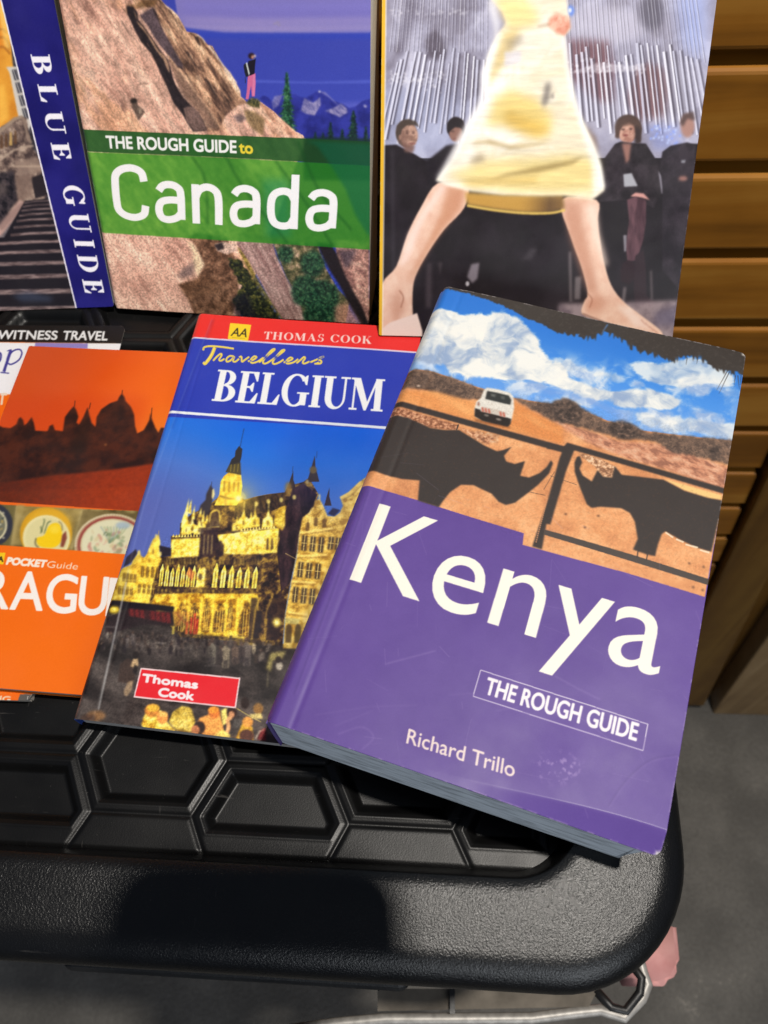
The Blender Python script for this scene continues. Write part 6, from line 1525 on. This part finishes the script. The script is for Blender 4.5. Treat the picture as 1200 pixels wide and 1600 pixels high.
# yellow spine turn-in
A.all(sstep(1.5, 1.25, A.X), (228, 178, 44)); A.all(sstep(.5, .2, np.abs(A.X - 1.6)) * .5, (250, 240, 220))
wear_edges(A, .6, 17, (226, 220, 216), .5); grain(A, 4, 6)
B.cover(A, M_PRINT, gridx(135.5, .23), np.unique(np.concatenate([gridx(206, .9), lattice(0, 150, .23)]).round(4)), lambda X, Y: .35 * np.sin(X * .03) * np.sin(Y * .02), .4, .8, gain=1.12)
M_YELLOW = plain_mat('yellow_card', (.66, .42, .03), .4, .4, 40, .1)
B.block(M_PAGE_CREAM, .8, .8, .8, .8, 0, .8); B.back(M_YELLOW); B.spine(M_YELLOW, .45, .2)

# --- the dark blue banded cover
yw = rad(-3.6); br = atz(178, 479, GZ)
B = Book('guidebook', 'standing guidebook with a dark blue vertical title band and a stairway photo', 'book',
         br - np.array([math.cos(yw), math.sin(yw), 0]) * .128, yw, 33.0, 128, 196, 13)
A = Art(128, 196, 4.8, B.quad(), (60, 52, 54))
V17 = (0, 0, 3.0769)
A.view(*V17)
GR = A.pal(A.noise(4, 5, 3, .1, 3), [(.3, (44, 42, 48)), (.55, (84, 80, 86)), (.8, (140, 130, 130))])
A.poly([(-1600, -400), (600, -400), (600, 1600), (-1600, 1600)], GR)
# ochre palace wall
OC = A.pal(A.noise(12, 4, 5), [(.3, (206, 132, 40)), (.7, (244, 178, 66))])
A.poly([(-1600, -600), (10, -300), (60, 300), (110, 560), (0, 620), (-1600, 900)], OC, 1, 3)
for k in range(7): A.poly([(-1500 + k * 210, 100), (-1400 + k * 210, 90), (-1390 + k * 210, 420), (-1490 + k * 210, 430)], (112, 92, 80), .8, 6)
A.poly([(-40, 100), (16, 60), (36, 220), (-40, 250)], (226, 140, 44), .8, 5)
for p in ([(-60, 210), (0, 180), (30, 190), (46, 240)], [(-60, 250), (10, 225), (50, 260)], [(-60, 160), (10, 140), (30, 160)]): A.stroke(spline(p), 12, (170, 104, 36), .8, 3)
A.poly([(-20, -50), (10, -30), (50, 240), (20, 220)], (250, 214, 120), .6, 6)
A.poly([(30, 322), (80, 320), (150, 600), (130, 640), (88, 560), (46, 350)], (206, 200, 190), 1, 3)
for k in range(4):
    x, y = 56 + k * 16, 336 + k * 62; A.poly([(x, y), (x + 24, y - 4), (x + 38, y + 46), (x + 14, y + 52)], (66, 66, 76), .9, 2.5); A.stroke([(x + 8, y), (x + 24, y + 48)], 3, (190, 186, 180), .8)
A.poly([(-10, 420), (20, 400), (44, 560), (0, 600)], (250, 196, 84), .6, 10)
# balustrade and landing
BR = A.pal(A.noise(3, 4, 9), [(.3, (70, 56, 54)), (.55, (124, 104, 94)), (.8, (184, 162, 144))])
A.poly([(-1600, 900), (0, 612), (96, 560), (128, 566), (150, 700), (190, 760), (205, 840), (240, 900), (200, 1000), (-1600, 1300)], BR, 1, 4)
A.stroke([(-300, 700), (0, 632), (70, 572), (110, 562)], 17, (156, 136, 118), .95, 3); A.stroke([(110, 562), (130, 640), (150, 690)], 12, (140, 120, 106), .9, 3)
for k in range(9):
    x = -110 + k * 22; y = 690 - k * 7; A.poly([(x, y + 60), (x + 4, y - 6), (x + 12, y - 6), (x + 16, y + 58)], A.rng.choice([(186, 140, 70), (96, 66, 44), (206, 168, 96)]), .85, 3)
A.stroke([(-300, 850), (0, 770), (70, 720), (160, 700)], 11, (180, 158, 140), .8, 3)
A.poly([(70, 780), (180, 752), (204, 820), (90, 850)], (150, 128, 114), .8, 6); A.poly([(150, 855), (215, 830), (236, 935), (170, 955)], (36, 30, 34), .95, 4); A.poly([(70, 850), (150, 836), (158, 940), (92, 980)], (130, 108, 96), .8, 6); A.stroke([(64, 800), (200, 800)], 7, (196, 172, 150), .7, 3)
A.poly([(-200, 900), (0, 830), (66, 820), (84, 960), (10, 1070), (-200, 1200)], A.pal(A.noise(2, 4, 11), [(.3, (22, 20, 26)), (.7, (66, 58, 62))]), .95, 5)
A.poly([(-60, 880), (30, 870), (40, 930), (-60, 960)], (110, 96, 92), .5, 8)
A.poly([(-300, 1190), (0, 1080), (96, 960), (120, 975), (120, 1000), (40, 1090), (10, 1130), (-300, 1270)], (196, 160, 148), .95, 4)
A.poly([(-20, 1080), (110, 965), (116, 1000), (10, 1110)], (120, 96, 92), .5, 5)
# stairway: dark risers, pale nosings
yy = 962.0; d = 17.0
A.poly([(120, 965), (230, 955), (390, 1560), (-1600, 1600), (-1600, 1330), (20, 1140)], (30, 26, 32), 1, 3)
k = 0
while yy < 1640:
    t = (yy - 962) / 520.0; xl = 118 - 230 * t; xr = 246 + 125 * t
    for j in range(2):
        A.poly([(xl - (600 * max(0, t - .3)), yy + 12), (xl + (xr - xl) * .4, yy + 4), (xr, yy), (xr, yy + d * .26), (xl + (xr - xl) * .4, yy + 4 + d * .28), (xl - (600 * max(0, t - .3)), yy + 12 + d * .3)], A.pal(A.noise(1.4, 3, 13, 0, 4), [(.3, (108, 88, 86)), (.7, (190, 162, 156))]), .45, 1.5)
    yy += d; d *= 1.155; k += 1
A.poly([(60, 1420), (130, 1400), (260, 1430), (240, 1450), (100, 1450)], (70, 84, 112), .5, 12)
# blue band and lettering
NV = A.pal(A.noise(20, 3, 21), [(.3, (22, 18, 96)), (.7, (34, 30, 118))])
A.poly([(2, -10), (367, 1482), (640, 1500), (560, 800), (300, -10), (200, -420), (-100, -420)], NV)
A.stroke([(-100, -430), (2, -10), (184, 740), (367, 1484), (380, 1540)], 6.5, (230, 226, 236), 1, .8)
W_ = (240, 238, 246)
def down(word, p0, p1, pt): A.serif(word, p0, p1, pt, W_, .1, .34)
down('BLUE', (147, 262), (262, 772), (236, 262)); down('GUIDE', (296, 890), (410, 1412), (394, 893))
wear_edges(A, .5, 19, (222, 220, 226), .5); grain(A, 4, 7)
B.cover(A, M_PRINT, np.unique(np.concatenate([gridx(128, .9), lattice(60, 128, .22)]).round(4)), np.unique(np.concatenate([gridx(196, .9), lattice(0, 150, .24)]).round(4)), lambda X, Y: .3 * np.sin(X * .03) * np.sin(Y * .02), .45, 1.2, gain=1.17)
M_NAVY = plain_mat('navy_card', (.015, .012, .12), .4, .4, 40, .15)
B.block(M_PAGE_CREAM, .8, .6, .8, .8, 0, .9); B.back(M_NAVY); B.spine(M_NAVY, .8, .3)
